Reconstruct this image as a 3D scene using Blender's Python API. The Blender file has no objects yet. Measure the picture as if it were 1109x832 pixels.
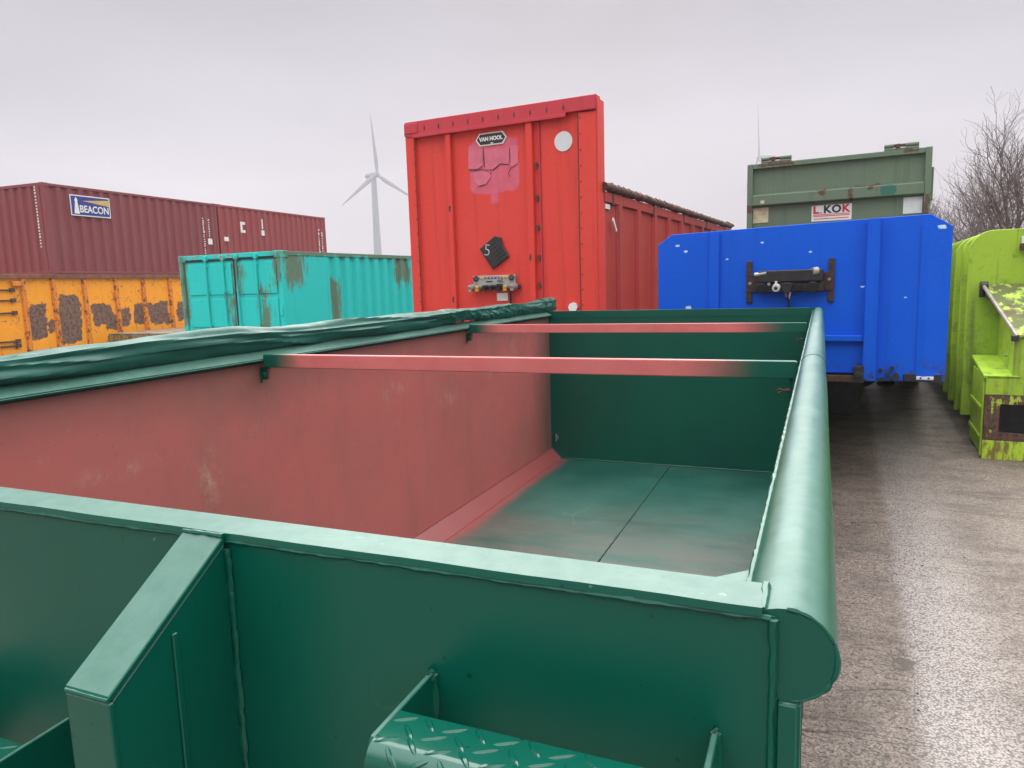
import bpy, bmesh, math, random
from mathutils import Vector, Matrix, noise as mnoise
random.seed(7)
R_ = math.radians
scene = bpy.context.scene
COL = scene.collection
# ------------------------------------------------------------------ camera
CAMZ = 2.02
cam_d = bpy.data.cameras.new('camera'); cam = bpy.data.objects.new('camera', cam_d); COL.objects.link(cam)
Rm = ((0.921131, 0.026142, -0.388378), (0.388067, -0.138713, 0.911134), (-0.030053, -0.989987, -0.137918))
M = Matrix.Identity(3)
for r in range(3):
    M[r][0] = Rm[r][0]; M[r][1] = -Rm[r][1]; M[r][2] = -Rm[r][2]
cam.matrix_world = Matrix.Translation((0, 0, CAMZ)) @ M.to_4x4()
cam_d.sensor_width = 36; cam_d.lens = 780.1 / 1109 * 36
cam_d.clip_start = 0.02; cam_d.clip_end = 5000
scene.camera = cam
# ------------------------------------------------------------------ world, sun, exposure
SUN_EL, SUN_AZ = 40, -18          # azimuth measured clockwise from +Y
world = bpy.data.worlds.new('World'); scene.world = world; world.use_nodes = True
wt = world.node_tree; wn = wt.nodes; wl = wt.links; wn.clear()
def wnode(t, **k):
    n = wn.new(t)
    for a, b in k.items(): setattr(n, a, b)
    return n
wo = wnode('ShaderNodeOutputWorld')
sky = wnode('ShaderNodeTexSky', sky_type='NISHITA', sun_disc=False, sun_elevation=R_(SUN_EL), sun_rotation=R_(SUN_AZ), dust_density=4.0)
bgs = wnode('ShaderNodeBackground'); bgs.inputs[1].default_value = 0.05; wl.new(sky.outputs[0], bgs.inputs[0])
tc = wnode('ShaderNodeTexCoord')
sep = wnode('ShaderNodeSeparateXYZ'); wl.new(tc.outputs['Generated'], sep.inputs[0])
ramp = wnode('ShaderNodeValToRGB'); wl.new(sep.outputs[2], ramp.inputs[0])
cr = ramp.color_ramp; cr.interpolation = 'EASE'
stops = [(0.0, (.55, .50, .53)), (0.10, (.52, .48, .515)), (0.22, (.48, .455, .505)), (0.35, (.40, .385, .44)), (0.50, (1.9, 1.9, 1.9)), (0.72, (3.9, 3.9, 3.9)), (1.0, (4.6, 4.6, 4.6))]
cr.elements[0].position = 0; cr.elements[1].position = 1
cr.elements[0].color = (*stops[0][1], 1); cr.elements[1].color = (*stops[-1][1], 1)
for p, c in stops[1:-1]:
    e = cr.elements.new(p); e.color = (*c, 1)
mp = wnode('ShaderNodeMapping'); mp.inputs['Scale'].default_value = (1.6, 1.6, 5.0); mp.inputs['Rotation'].default_value = (0, 0.12, 0)
wl.new(tc.outputs['Generated'], mp.inputs[0])
nz = wnode('ShaderNodeTexNoise'); nz.inputs['Scale'].default_value = 1.6; nz.inputs['Detail'].default_value = 3.5; nz.inputs['Roughness'].default_value = .45
wl.new(mp.outputs[0], nz.inputs['Vector'])
mr = wnode('ShaderNodeMapRange'); mr.inputs[1].default_value = .3; mr.inputs[2].default_value = .7; mr.inputs[3].default_value = .84; mr.inputs[4].default_value = 1.14
wl.new(nz.outputs['Fac'], mr.inputs[0])
bgc = wnode('ShaderNodeBackground'); wl.new(ramp.outputs[0], bgc.inputs[0])
mm = wnode('ShaderNodeMath', operation='MULTIPLY'); mm.inputs[1].default_value = 0.39; wl.new(mr.outputs[0], mm.inputs[0]); wl.new(mm.outputs[0], bgc.inputs[1])
mx = wnode('ShaderNodeMixShader'); mx.inputs[0].default_value = .95
wl.new(bgs.outputs[0], mx.inputs[1]); wl.new(bgc.outputs[0], mx.inputs[2]); wl.new(mx.outputs[0], wo.inputs[0])
sl = bpy.data.lights.new('sun', 'SUN'); sl.energy = 1.5; sl.angle = R_(60); sl.color = (1, .98, .95)
so = bpy.data.objects.new('sun', sl); COL.objects.link(so)
az = R_(SUN_AZ); sd = Vector((math.sin(az) * math.cos(R_(SUN_EL)), math.cos(az) * math.cos(R_(SUN_EL)), math.sin(R_(SUN_EL))))
so.rotation_euler = sd.to_track_quat('Z', 'Y').to_euler(); so.location = (0, 0, 30)
vs = scene.view_settings; vs.view_transform = 'Standard'; vs.look = 'None'; vs.gamma = 1; vs.use_curve_mapping = False
vs.exposure = 1.3
scene.render.engine = 'CYCLES'
scene.cycles.use_denoising = True
scene.cycles.max_bounces = 8
# ------------------------------------------------------------------ mesh helper
class MB:
    def __init__(s, off=(0, 0, 0)): s.v = []; s.f = []; s.off = off
    def add(s, vs, fs):
        b = len(s.v); s.v += [tuple(v) for v in vs]; s.f += [tuple(b + i for i in f) for f in fs]; return s
    def box(s, x0, x1, y0, y1, z0, z1):
        return s.add([(x0, y0, z0), (x1, y0, z0), (x1, y1, z0), (x0, y1, z0), (x0, y0, z1), (x1, y0, z1), (x1, y1, z1), (x0, y1, z1)],
                     [(0, 3, 2, 1), (4, 5, 6, 7), (0, 1, 5, 4), (1, 2, 6, 5), (2, 3, 7, 6), (3, 0, 4, 7)])
    def prism(s, pts, axis, a, b):
        """polygon pts (2-D) extruded along axis 'x','y','z' from a to b"""
        def mk(p, t):
            return {'x': (t, p[0], p[1]), 'y': (p[0], t, p[1]), 'z': (p[0], p[1], t)}[axis]
        n = len(pts)
        return s.add([mk(p, a) for p in pts] + [mk(p, b) for p in pts],
                     [tuple(range(n))[::-1], tuple(range(n, 2 * n))] + [(i, (i + 1) % n, n + (i + 1) % n, n + i) for i in range(n)])
    def tube(s, p0, p1, r0, r1=None, n=12, caps=True):
        p0 = Vector(p0); p1 = Vector(p1); r1 = r0 if r1 is None else r1
        d = (p1 - p0)
        if d.length < 1e-6: return s
        d.normalize(); a = d.orthogonal().normalized(); b = d.cross(a)
        vs = []
        for p, r in ((p0, r0), (p1, r1)):
            for i in range(n):
                t = 2 * math.pi * i / n; vs.append(p + a * math.cos(t) * r + b * math.sin(t) * r)
        fs = [(i, (i + 1) % n, n + (i + 1) % n, n + i) for i in range(n)]
        if caps: fs += [tuple(range(n))[::-1], tuple(range(n, 2 * n))]
        return s.add(vs, fs)
    def path(s, pts, r, n=8, jit=0.0):
        """bent tube through pts"""
        P = [Vector(p) for p in pts]; vs = []
        for k, p in enumerate(P):
            d = (P[min(k + 1, len(P) - 1)] - P[max(k - 1, 0)]).normalized()
            ref = Vector((0, 0, 1)) if abs(d.z) < .9 else Vector((0, 1, 0))
            a = d.cross(ref).normalized(); b = d.cross(a)
            rr = r * (1 + random.uniform(-jit, jit)) * (1 + jit * mnoise.noise(p * 35) * 2)
            for i in range(n):
                t = 2 * math.pi * i / n; vs.append(p + a * math.cos(t) * rr + b * math.sin(t) * rr)
        fs = []
        for k in range(len(P) - 1):
            for i in range(n): fs.append((k * n + i, k * n + (i + 1) % n, (k + 1) * n + (i + 1) % n, (k + 1) * n + i))
        fs += [tuple(range(n))[::-1], tuple((len(P) - 1) * n + i for i in range(n))]
        return s.add(vs, fs)
    def build(s, name, mat, parent=None, bevel=0, smooth=False, seg=1):
        me = bpy.data.meshes.new(name)
        ox, oy, oz = s.off
        me.from_pydata([(x - ox, y - oy, z - oz) for x, y, z in s.v], [], s.f)
        bm = bmesh.new(); bm.from_mesh(me)
        bmesh.ops.recalc_face_normals(bm, faces=bm.faces)
        if bevel:
            es = [e for e in bm.edges if len(e.link_faces) == 2 and e.calc_face_angle(0) > .5]
            bmesh.ops.bevel(bm, geom=es, offset=bevel, segments=seg, affect='EDGES', clamp_overlap=True)
        if smooth:
            for f in bm.faces: f.smooth = True
            for e in bm.edges:
                if len(e.link_faces) == 2 and e.calc_face_angle(0) > .7: e.smooth = False
        bm.to_mesh(me); bm.free()
        me.materials.append(mat)
        o = bpy.data.objects.new(name, me); COL.objects.link(o); o.parent = parent
        return o
def each(mb, name, mat, parent, bevel=0, smooth=False):
    """one object per separate piece of mb"""
    par = list(range(len(mb.v)))
    def find(i):
        while par[i] != i: par[i] = par[par[i]]; i = par[i]
        return i
    for f in mb.f:
        a = find(f[0])
        for i in f[1:]: par[find(i)] = a
    grp = {}
    for f in mb.f: grp.setdefault(find(f[0]), []).append(f)
    out = []
    for fs in grp.values():
        ids = sorted({i for f in fs for i in f}); ix = {i: k for k, i in enumerate(ids)}
        q = MB(mb.off); q.add([mb.v[i] for i in ids], [tuple(ix[i] for i in f) for f in fs]); out.append(q.build(name, mat, parent, bevel, smooth))
    return out
def bead(mb, p0, p1, r=.004, step=.006):
    """a wavy weld bead"""
    p0 = Vector(p0); p1 = Vector(p1); n = max(2, int((p1 - p0).length / step)); pts = []
    for i in range(n + 1):
        p = p0.lerp(p1, i / n); w = mnoise.noise_vector(p * 60) * r * .35; pts.append(p + w)
    mb.path(pts, r, 6, .22); return mb
def thing(name, label, cat, loc=(0, 0, 0), rz=0, group=None):
    o = bpy.data.objects.new(name, None); COL.objects.link(o); o.empty_display_size = .3
    o.location = loc; o.rotation_euler = (0, 0, rz); o['label'] = label; o['category'] = cat
    if group: o['group'] = group
    return o
def tag(o, label, cat, group=None):
    o['label'] = label; o['category'] = cat
    if group: o['group'] = group
    return o
def text_mesh(name, body, size, mat, parent, loc, rot, bold=0.0, squeeze=1.0, shear=0.0, align='CENTER', ext=.0015):
    cu = bpy.data.curves.new(name, 'FONT'); cu.body = body; cu.size = size; cu.align_x = align; cu.align_y = 'CENTER'
    cu.extrude = ext; cu.offset = bold; cu.shear = shear
    tmp = bpy.data.objects.new(name + '_tmp', cu); COL.objects.link(tmp)
    me = bpy.data.meshes.new_from_object(tmp.evaluated_get(bpy.context.evaluated_depsgraph_get()))
    bpy.data.objects.remove(tmp); bpy.data.curves.remove(cu)
    me.name = name
    for v in me.vertices: v.co.x *= squeeze
    me.materials.clear(); me.materials.append(mat)
    o = bpy.data.objects.new(name, me); COL.objects.link(o); o.parent = parent
    o.location = loc; o.rotation_euler = rot
    return o
# ------------------------------------------------------------------ material helper
class Mat:
    def __init__(s, name, coords='Object'):
        s.m = bpy.data.materials.new(name); s.m.use_nodes = True; s.t = s.m.node_tree; s.n = s.t.nodes
        s.b = s.n['Principled BSDF']; s.tc = s.n.new('ShaderNodeTexCoord'); s.co = s.tc.outputs[coords]
        s.sep = None
    def L(s, a, b): s.t.links.new(a, b)
    def setin(s, sock, v):
        if hasattr(v, 'links') or isinstance(v, bpy.types.NodeSocket): s.L(v, sock)
        else: sock.default_value = v
    def math(s, op, a, b=0.0, c=None, clamp=False):
        n = s.n.new('ShaderNodeMath'); n.operation = op; n.use_clamp = clamp
        s.setin(n.inputs[0], a); s.setin(n.inputs[1], b)
        if c is not None: s.setin(n.inputs[2], c)
        return n.outputs[0]
    def scale(s, v, loc=(0, 0, 0)):
        n = s.n.new('ShaderNodeMapping'); n.inputs['Scale'].default_value = v; n.inputs['Location'].default_value = loc
        s.L(s.co, n.inputs[0]); return n.outputs[0]
    def noise(s, sc, det=4, rough=.5, vec=None, dist=0.0):
        n = s.n.new('ShaderNodeTexNoise'); n.inputs['Scale'].default_value = sc; n.inputs['Detail'].default_value = det
        n.inputs['Roughness'].default_value = rough; n.inputs['Distortion'].default_value = dist
        s.L(vec or s.co, n.inputs['Vector']); return n.outputs['Fac']
    def voro(s, sc, vec=None, feat='F1', out='Distance', rnd=1.0):
        n = s.n.new('ShaderNodeTexVoronoi'); n.feature = feat; n.inputs['Scale'].default_value = sc
        n.inputs['Randomness'].default_value = rnd
        s.L(vec or s.co, n.inputs['Vector']); return n.outputs[out]
    def rng(s, f, a, b, lo=0.0, hi=1.0, smooth=True):
        n = s.n.new('ShaderNodeMapRange'); n.interpolation_type = 'SMOOTHSTEP' if smooth else 'LINEAR'
        s.setin(n.inputs[0], f)
        for i, v in enumerate((a, b, lo, hi)): n.inputs[i + 1].default_value = v
        return n.outputs[0]
    def mix(s, f, a, b, mode='MIX'):
        n = s.n.new('ShaderNodeMix'); n.data_type = 'RGBA'; n.blend_type = mode
        s.setin(n.inputs[0], f)
        s.setin(n.inputs[6], (*a, 1) if isinstance(a, tuple) else a); s.setin(n.inputs[7], (*b, 1) if isinstance(b, tuple) else b)
        return n.outputs[2]
    def xyz(s):
        if s.sep is None:
            n = s.n.new('ShaderNodeSeparateXYZ'); s.L(s.co, n.inputs[0]); s.sep = n.outputs
        return s.sep
    def boxm(s, ax, lo, hi, az_, zlo, zhi, edge=.05, wob=None, amt=.1):
        """soft mask of a rectangle lo..hi on axis ax and zlo..zhi on axis az_, with an uneven edge"""
        x = s.xyz()[ax]; z = s.xyz()[az_]
        dx = s.math('SUBTRACT', s.math('ABSOLUTE', s.math('SUBTRACT', x, (lo + hi) / 2)), (hi - lo) / 2)
        dz = s.math('SUBTRACT', s.math('ABSOLUTE', s.math('SUBTRACT', z, (zlo + zhi) / 2)), (zhi - zlo) / 2)
        d = s.math('SMOOTH_MAX', dx, dz, min(.12, (hi - lo) * .4))
        if wob is not None: d = s.math('ADD', d, s.math('MULTIPLY', s.math('SUBTRACT', wob, .5), amt))
        return s.rng(d, edge / 2, -edge / 2)
    def mx(s, *ms):
        r = ms[0]
        for m in ms[1:]: r = s.math('MAXIMUM', r, m)
        return r
    def bump(s, h, st=.3, dist=.01, prev=None):
        n = s.n.new('ShaderNodeBump'); n.inputs['Strength'].default_value = st; n.inputs['Distance'].default_value = dist
        s.L(h, n.inputs['Height'])
        if prev is not None: s.L(prev, n.inputs['Normal'])
        return n.outputs[0]
    def out(s, col, rough=.5, metal=0.0, nor=None, spec=.5, coat=0.0, crough=.1):
        s.setin(s.b.inputs['Base Color'], (*col, 1) if isinstance(col, tuple) else col)
        s.setin(s.b.inputs['Roughness'], rough); s.setin(s.b.inputs['Metallic'], metal)
        s.b.inputs['Specular IOR Level'].default_value = spec
        s.b.inputs['Coat Weight'].default_value = coat; s.b.inputs['Coat Roughness'].default_value = crough
        if nor is not None: s.L(nor, s.b.inputs['Normal'])
        return s.m
def simple(name, col, rough=.5, metal=0.0, var=.25, sc=9.0, spec=.5, bump=.1):
    m = Mat(name); n = m.noise(sc, 5, .6)
    c = m.mix(m.rng(n, .3, .75), col, tuple(x * (1 - var) for x in col))
    return m.out(c, m.rng(n, .2, .8, rough * .85, min(1, rough * 1.15)), metal, m.bump(m.noise(sc * 9, 3), bump, .002), spec)
RUST = (.085, .034, .018); RUST2 = (.2, .085, .035)
def old_paint(name, col, rough=.45, fade=.18, streak=.3, streak_col=(.05, .045, .03), rust=.62, rust_sc=5.0, chips=.72, dent=.25, extra=None, spec=.5):
    """weathered painted steel: fading, rain streaks, rust blooms and chips"""
    m = Mat(name)
    n1 = m.noise(.9, 4, .55); n2 = m.noise(1.0, 5, .6, m.scale((9, 9, .55)))
    c = m.mix(m.rng(n1, .3, .7, 0, fade), col, tuple(min(1, x * .75 + .04) for x in col))
    fine = m.noise(38, 4, .7)
    c = m.mix(m.rng(fine, .4, .75, 0, .16), c, tuple(x * .4 for x in col))
    c = m.mix(m.rng(n2, .52, .75, 0, streak), c, streak_col)
    rn = m.noise(rust_sc, 9, .72, None, .3)
    rm = m.rng(rn, rust, rust + .04)
    rc = m.mix(m.rng(m.noise(25, 5, .7), .35, .65), RUST, RUST2)
    c = m.mix(rm, c, rc)
    ch = m.rng(m.noise(22, 3, .8), chips, chips + .02)
    c = m.mix(ch, c, RUST)
    msk = m.mx(rm, ch)
    if extra: c, msk = extra(m, c, msk)
    nb = m.bump(m.noise(2.2, 3, .5), dent, .03); nb = m.bump(fine, .12, .002, nb)
    return m.out(c, m.rng(msk, 0, 1, rough, .85, False), 0, nb, spec)
GREEN = (.0, .080, .051); INRED = (.50, .125, .115)
def fresh_green(name='fresh_green_paint', top_highlight=True, rough=(.29, .40), spec=.38):
    m = Mat(name)
    n = m.noise(1.7, 3, .5); orange = m.noise(210, 2, .5); sp = m.rng(m.noise(75, 2, .4), .725, .75)
    c = m.mix(m.rng(n, .35, .7), GREEN, (.001, .068, .046))
    c = m.mix(m.math('MULTIPLY', sp, .7), c, (.001, .02, .015))
    fl = m.rng(m.noise(48, 2, .5, m.scale((1, 1, 1), (5, 2, 8))), .755, .77); c = m.mix(m.math('MULTIPLY', fl, .3), c, (.25, .36, .32))
    # hairline scratches
    v = m.noise(2.1, 2, .4, m.scale((1, 1, 1.6), (2, 7, 1)), 1.4); sc = m.rng(m.math('ABSOLUTE', m.math('SUBTRACT', v, .5)), .0022, .0006)
    sc = m.math('MULTIPLY', sc, m.rng(m.noise(3.5, 3, .5, m.scale((1, 1, 1), (9, 9, 9))), .56, .62)); c = m.mix(m.math('MULTIPLY', sc, .08), c, (.12, .26, .21))
    rr = m.rng(m.noise(5, 4, .6), .3, .75, *rough)
    if top_highlight:      # sky highlight painted into upward faces as mottled pale mint
        g = m.n.new('ShaderNodeNewGeometry'); sx_ = m.n.new('ShaderNodeSeparateXYZ'); m.L(g.outputs['Normal'], sx_.inputs[0])
        up = m.rng(sx_.outputs[2], .55, .95); mott = m.rng(m.noise(34, 7, .7), .3, .7, .12, .19)
        c = m.mix(m.math('MULTIPLY', up, mott), c, (.42, .58, .52))
        pit = m.math('MULTIPLY', up, m.rng(m.noise(28, 5, .7, m.scale((1, 1, 1), (3, 3, 3))), .60, .68, 0, .22)); c = m.mix(pit, c, (.05, .16, .12))
    nb = m.bump(m.noise(3.5, 3, .5), .08, .02); nb = m.bump(m.noise(28, 4, .6), .03, .002, nb); nb = m.bump(orange, .035, .001, nb)
    return m.out(c, rr, 0, nb, spec)
M_GREEN = fresh_green(); M_TREAD = fresh_green('glossy_step_paint', False, (.12, .22), .55)
# ------------------------------------------------------------------ ground
def ground_mat():
    m = Mat('wet_asphalt')
    x, y, z = m.xyz()
    big = m.noise(.35, 5, .6); mid = m.noise(2.3, 6, .65); fin = m.noise(55, 3, .7); pits = m.noise(26, 5, .7, m.scale((.8, 1.5, 1))); grain = m.voro(95); grain2 = m.voro(42)
    c = m.mix(m.rng(fin, .40, .62), (.050, .035, .027), (.25, .19, .155))
    c = m.mix(m.rng(grain2, .10, .5, 0, .5), (.32, .255, .215), c)
    c = m.mix(m.rng(grain, .45, .8, 0, .7), c, (.03, .022, .018))
    c = m.mix(m.rng(pits, .53, .62, 0, .75), c, (.035, .025, .02))
    c = m.mix(m.rng(mid, .42, .7, 0, .6), c, (.07, .052, .043))
    c = m.mix(m.rng(big, .5, .7, 0, .35), c, (.10, .07, .05))
    c = m.mix(m.rng(m.noise(1.3, 5, .6, m.scale((.4, 2.5, 1), (3, 3, 0))), .56, .64, 0, .4), c, (.05, .038, .03))
    ck = m.noise(1.1, 3, .5, m.scale((.35, 1.6, 1), (1, 4, 0)), .6); ck = m.rng(m.math('ABSOLUTE', m.math('SUBTRACT', ck, .5)), .004, .0012)
    c = m.mix(m.math('MULTIPLY', ck, .7), c, (.02, .015, .012))
    wob = m.noise(5, 4, .6)
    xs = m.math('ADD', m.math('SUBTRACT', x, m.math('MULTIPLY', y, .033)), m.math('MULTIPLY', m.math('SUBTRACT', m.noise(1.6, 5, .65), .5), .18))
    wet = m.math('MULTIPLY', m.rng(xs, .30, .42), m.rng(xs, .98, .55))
    c = m.mix(m.math('MULTIPLY', wet, .62), c, m.mix(m.rng(grain, .3, .7), (.50, .45, .43), (.16, .13, .12)))  # reflected sky streak painted as a paler lane between trailer and compactor
    patch = m.boxm(0, .36, .52, 1, 3.95, 4.10, .03, m.noise(9, 5, .7), .45)
    c = m.mix(m.math('MULTIPLY', patch, .8), c, (.07, .052, .045))
    # the same lane is smoother than the asphalt around it
    lane_gloss = m.math('MULTIPLY', wet, m.rng(m.noise(30, 4, .7), .3, .55, .55, 1.0))
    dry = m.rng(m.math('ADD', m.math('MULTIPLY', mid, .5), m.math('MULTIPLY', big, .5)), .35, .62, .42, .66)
    rough = m.math('SUBTRACT', dry, m.math('MULTIPLY', lane_gloss, .16))
    h = m.math('ADD', m.math('ADD', m.math('MULTIPLY', fin, .5), m.math('MULTIPLY', grain, -.4)), m.math('MULTIPLY', pits, -.5))
    h = m.math('MULTIPLY', h, m.math('SUBTRACT', 1.0, m.math('MULTIPLY', wet, .5)))
    nb = m.bump(m.noise(1.1, 3), .12, .03); nb = m.bump(h, .8, .007, nb)
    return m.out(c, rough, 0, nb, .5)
g = MB()
# finer cells near the yard, reaching the horizon
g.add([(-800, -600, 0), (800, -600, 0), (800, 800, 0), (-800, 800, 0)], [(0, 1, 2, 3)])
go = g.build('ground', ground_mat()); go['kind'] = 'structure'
# ================================================================== green roll-off container
S = .28
OX, OY = -1.22, 3.66
OFF = (OX, OY, 0)
con = thing('open_top_container', 'freshly sprayed dark green open waste container in the foreground with a red inside wall', 'waste container', (OX, OY, 0))
XL, XR, YN, YF = -2.44, -.040, .616, 6.70
ZR, ZF = 1.74, .263
def inner_red():
    m = Mat('red_inside_wall')
    x, y, z = m.xyz(); wob = m.noise(2.2, 4, .6)
    n = m.noise(1.1, 5, .6)
    c = m.mix(m.rng(n, .35, .65, 0, .8), INRED, (.42, .12, .105))
    c = m.mix(m.rng(m.noise(.8, 6, .65, m.scale((1, 1, 1), (0, 8, 2))), .5, .68, 0, .35), c, (.27, .12, .095))
    c = m.mix(m.rng(m.noise(9, 9, .8), .56, .72, 0, .35), c, (.55, .30, .25))
    pin = m.rng(m.noise(2.3, 2, .4, None, 1.0), .4995, .501); pin = m.math('MULTIPLY', pin, m.rng(m.noise(2.3, 2, .4, None, 1.0), .5035, .502)); c = m.mix(m.math('MULTIPLY', pin, .25), c, (.2, .08, .07))
    c = m.mix(m.rng(m.noise(1.4, 5, .6, m.scale((3, 3, .8), (3, 1, 0))), .5, .72, 0, .3), c, (.26, .10, .085))
    # chalky scuffs and runs, as on the photograph
    for (yy, zz, ry, rz) in ((-2.15, 1.22, .16, .12), (-1.35, 1.2, .10, .22), (.2, 1.38, .22, .13), (-1.8, 1.36, .2, .05), (.9, 1.22, .16, .08), (2.1, 1.5, .12, .2), (1.6, 1.3, .1, .05), (-2.4, 1.0, .3, .04)):
        dy = m.math('DIVIDE', m.math('SUBTRACT', y, yy), ry); dz = m.math('DIVIDE', m.math('SUBTRACT', z, zz), rz)
        d = m.math('SQRT', m.math('ADD', m.math('MULTIPLY', dy, dy), m.math('MULTIPLY', dz, dz)))
        k = m.math('MULTIPLY', m.rng(d, 1.2, .0), m.rng(m.noise(17, 9, .78, m.scale((1, 1, .6), (yy, zz, 0))), .46, .70, 0, .6))
        c = m.mix(k, c, (.52, .37, .28))
    c = m.mix(m.rng(m.noise(60, 3, .6), .70, .74, 0, .7), c, (.06, .03, .03))
    # green overspray along the rim and at the far corner
    w = m.math('MULTIPLY', m.math('SUBTRACT', wob, .5), .22)
    top = m.rng(m.math('ADD', z, w), 1.40, 1.72, 0, .40)
    far = m.rng(m.math('ADD', y, w), 2.45, 3.05, 0, .6)
    c = m.mix(top, c, (.075, .075, .06)); c = m.mix(far, c, (.02, .08, .06))
    nb = m.bump(m.noise(1.6, 3, .5), .25, .04); nb = m.bump(m.noise(70, 3), .06, .002, nb)
    return m.out(c, m.rng(wob, .3, .7, .42, .62), 0, nb, .4)
def floor_mat():
    m = Mat('container_floor_paint')
    x, y, z = m.xyz(); wob = m.noise(1.6, 4, .55); w = m.math('MULTIPLY', m.math('SUBTRACT', wob, .5), .35)
    c = m.mix(m.rng(m.noise(2, 4), .3, .7), (.004, .062, .046), (.012, .085, .064))
    brown = m.math('MULTIPLY', m.rng(m.math('ADD', y, m.math('MULTIPLY', w, 4)), 2.0, .2), m.rng(m.noise(1.0, 5, .62, m.scale((.7, 3.2, 1))), .30, .56))
    c = m.mix(m.math('MULTIPLY', brown, .8), c, (.125, .095, .082))
    c = m.mix(m.rng(m.noise(3.5, 7, .7, m.scale((.5, 4, 1))), .55, .75, 0, .35), c, (.12, .15, .125))
    # scrape arcs
    v = m.noise(1.1, 2, .4, None, .5); arc = m.rng(m.math('ABSOLUTE', m.math('SUBTRACT', v, .52)), .0035, .001)
    arc = m.math('MULTIPLY', arc, m.rng(m.noise(4, 4), .5, .6)); c = m.mix(m.math('MULTIPLY', arc, .08), c, (.35, .40, .36))
    red = m.rng(m.math('ADD', x, m.math('MULTIPLY', w, .5)), -.98, -1.14); c = m.mix(red, c, (.27, .062, .060))
    nb = m.bump(m.noise(1.2, 3), .3, .04); nb = m.bump(m.noise(40, 3), .08, .002, nb)
    return m.out(c, m.rng(wob, .3, .7, .38, .55), 0, nb, .55)
def bar_mat():
    m = Mat('crossbar_paint')
    x, y, z = m.xyz()
    w = m.math('MULTIPLY', m.math('SUBTRACT', m.noise(4, 3), .5), .12)
    xs = m.math('ADD', x, w)
    k = m.mx(m.rng(xs, -.92, -1.14), m.rng(xs, .70, 1.06))
    c = m.mix(m.rng(m.noise(3, 6, .7), .35, .7), (.62, .165, .16), (.55, .13, .125))
    c = m.mix(m.rng(m.noise(30, 4, .7), .66, .7, 0, .5), c, (.62, .42, .36))
    c = m.mix(k, c, GREEN)
    return m.out(c, .42, 0, m.bump(m.noise(30, 3), .05, .002), .45)
M_INRED, M_FLOOR, M_BAR = inner_red(), floor_mat(), bar_mat()
M_RUSTY = simple('rusty_steel', (.10, .055, .035), .7, .2, .5, 30)
M_ZINC = simple('zinc_steel', (.45, .44, .42), .4, .7, .3, 25)
M_BLACK = simple('black_plastic', (.018, .018, .02), .45, 0, .4, 20)
M_WHITE = simple('white_sticker', (.74, .74, .72), .5, 0, .12, 6)
M_DARK = simple('dark_chassis_steel', (.02, .02, .022), .6, 0, .4, 12)
M_RUBBER = simple('tyre_rubber', (.02, .02, .02), .8, 0, .3, 20)
# walls
front = MB(OFF).box(XL - .06, -.027, YN + .003, YN + .009, .15, ZR - .008).build('front_wall', M_GREEN, con)
rail = MB(OFF)
n = 90; x0, x1 = XL - .06, -.037                     # flat bar on top with a slightly uneven flame-cut edge
rows = []
for i in range(n + 1):
    x = x0 + (x1 - x0) * i / n; j = mnoise.noise(Vector((x * 9, 0, 0))) * .0022 + mnoise.noise(Vector((x * 45, 3, 0))) * .0012
    rows.append((x, YN - .001 + j))
vs_, fs_ = [], []
for x, y in rows: vs_ += [(x, y, ZR - .0075), (x, y + .0012, ZR), (x, .669, ZR), (x, .669, ZR - .0075)]
for i in range(n):
    a = 4 * i
    for k in range(4): fs_.append((a + k, a + (k + 1) % 4, a + 4 + (k + 1) % 4, a + 4 + k))
fs_ += [(0, 1, 2, 3), (4 * n + 3, 4 * n + 2, 4 * n + 1, 4 * n)]
rail.add(vs_, fs_).build('front_top_rail', M_GREEN, con, smooth=True)
MB(OFF).box(XL, -.062, .6255, .665, 1.655, ZR - .009).build('front_inner_beam', M_GREEN, con, .004)
w_ = MB(OFF); bead(w_, (x0, YN + .002, ZR - .010), (-.03, YN + .002, ZR - .010), .0032)
w_.build('weld_seam', M_GREEN, front, smooth=True)
w_ = MB(OFF); bead(w_, (-.028, YN + .002, .3), (-.028, YN + .002, ZR - .01), .0035); w_.build('weld_seam', M_GREEN, front, smooth=True)
# rear wall
rear = MB(OFF).box(XL - .05, -.02, YF, YF + .006, .15, ZR - .001).build('rear_wall', M_GREEN, con)
MB(OFF).box(XL - .05, -.062, YF - .003, YF + .05, ZR - .072, ZR).build('rear_top_rail', M_GREEN, con, .006, seg=2)
MB(OFF).box(XL + .05, XL + .075, YF - .012, YF - .002, .46, .50).box(XL + .052, XL + .062, YF - .03, YF - .01, .44, .52).build('bolt', M_ZINC, rear, .002)
# side walls
lw = MB(OFF).box(XL - .006, XL, YN + .012, YF - .002, ZF, ZR - .06)
lw_o = lw.build('side_wall', M_INRED, con); lw_o['label'] = 'red primed inside wall with chalky scuffs'
lo = MB(OFF).box(XL - .014, XL - .008, YN, YF, .2, ZR - .03)
for k in range(9): lo.box(XL - .07, XL - .014, .9 + k * .68, .98 + k * .68, .2, ZR - .09)
lo.build('outer_side_panel', M_GREEN, con, .003)
MB(OFF).prism([(XL, ZF + .105), (XL + .10, ZF + .004), (XL + .10, ZF - .01), (XL, ZF - .01)], 'y', YN + .014, YF - .003).build('floor_bevel', M_FLOOR, con)['label'] = 'sloping red strip where floor meets wall'
rw = MB(OFF).box(XR, XR + .006, YN + .012, YF - .002, ZF, ZR - .05)
rw.build('side_wall', M_GREEN, con)
ro = MB(OFF).box(XR + .008, XR + .014, YN + .02, YF, .2, ZR - .075)
for k in range(9): ro.box(XR + .014, -.012, .95 + k * .68, 1.03 + k * .68, .2, ZR - .09)
ro.build('outer_side_panel', M_GREEN, con, .003)
post = MB(OFF)
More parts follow.
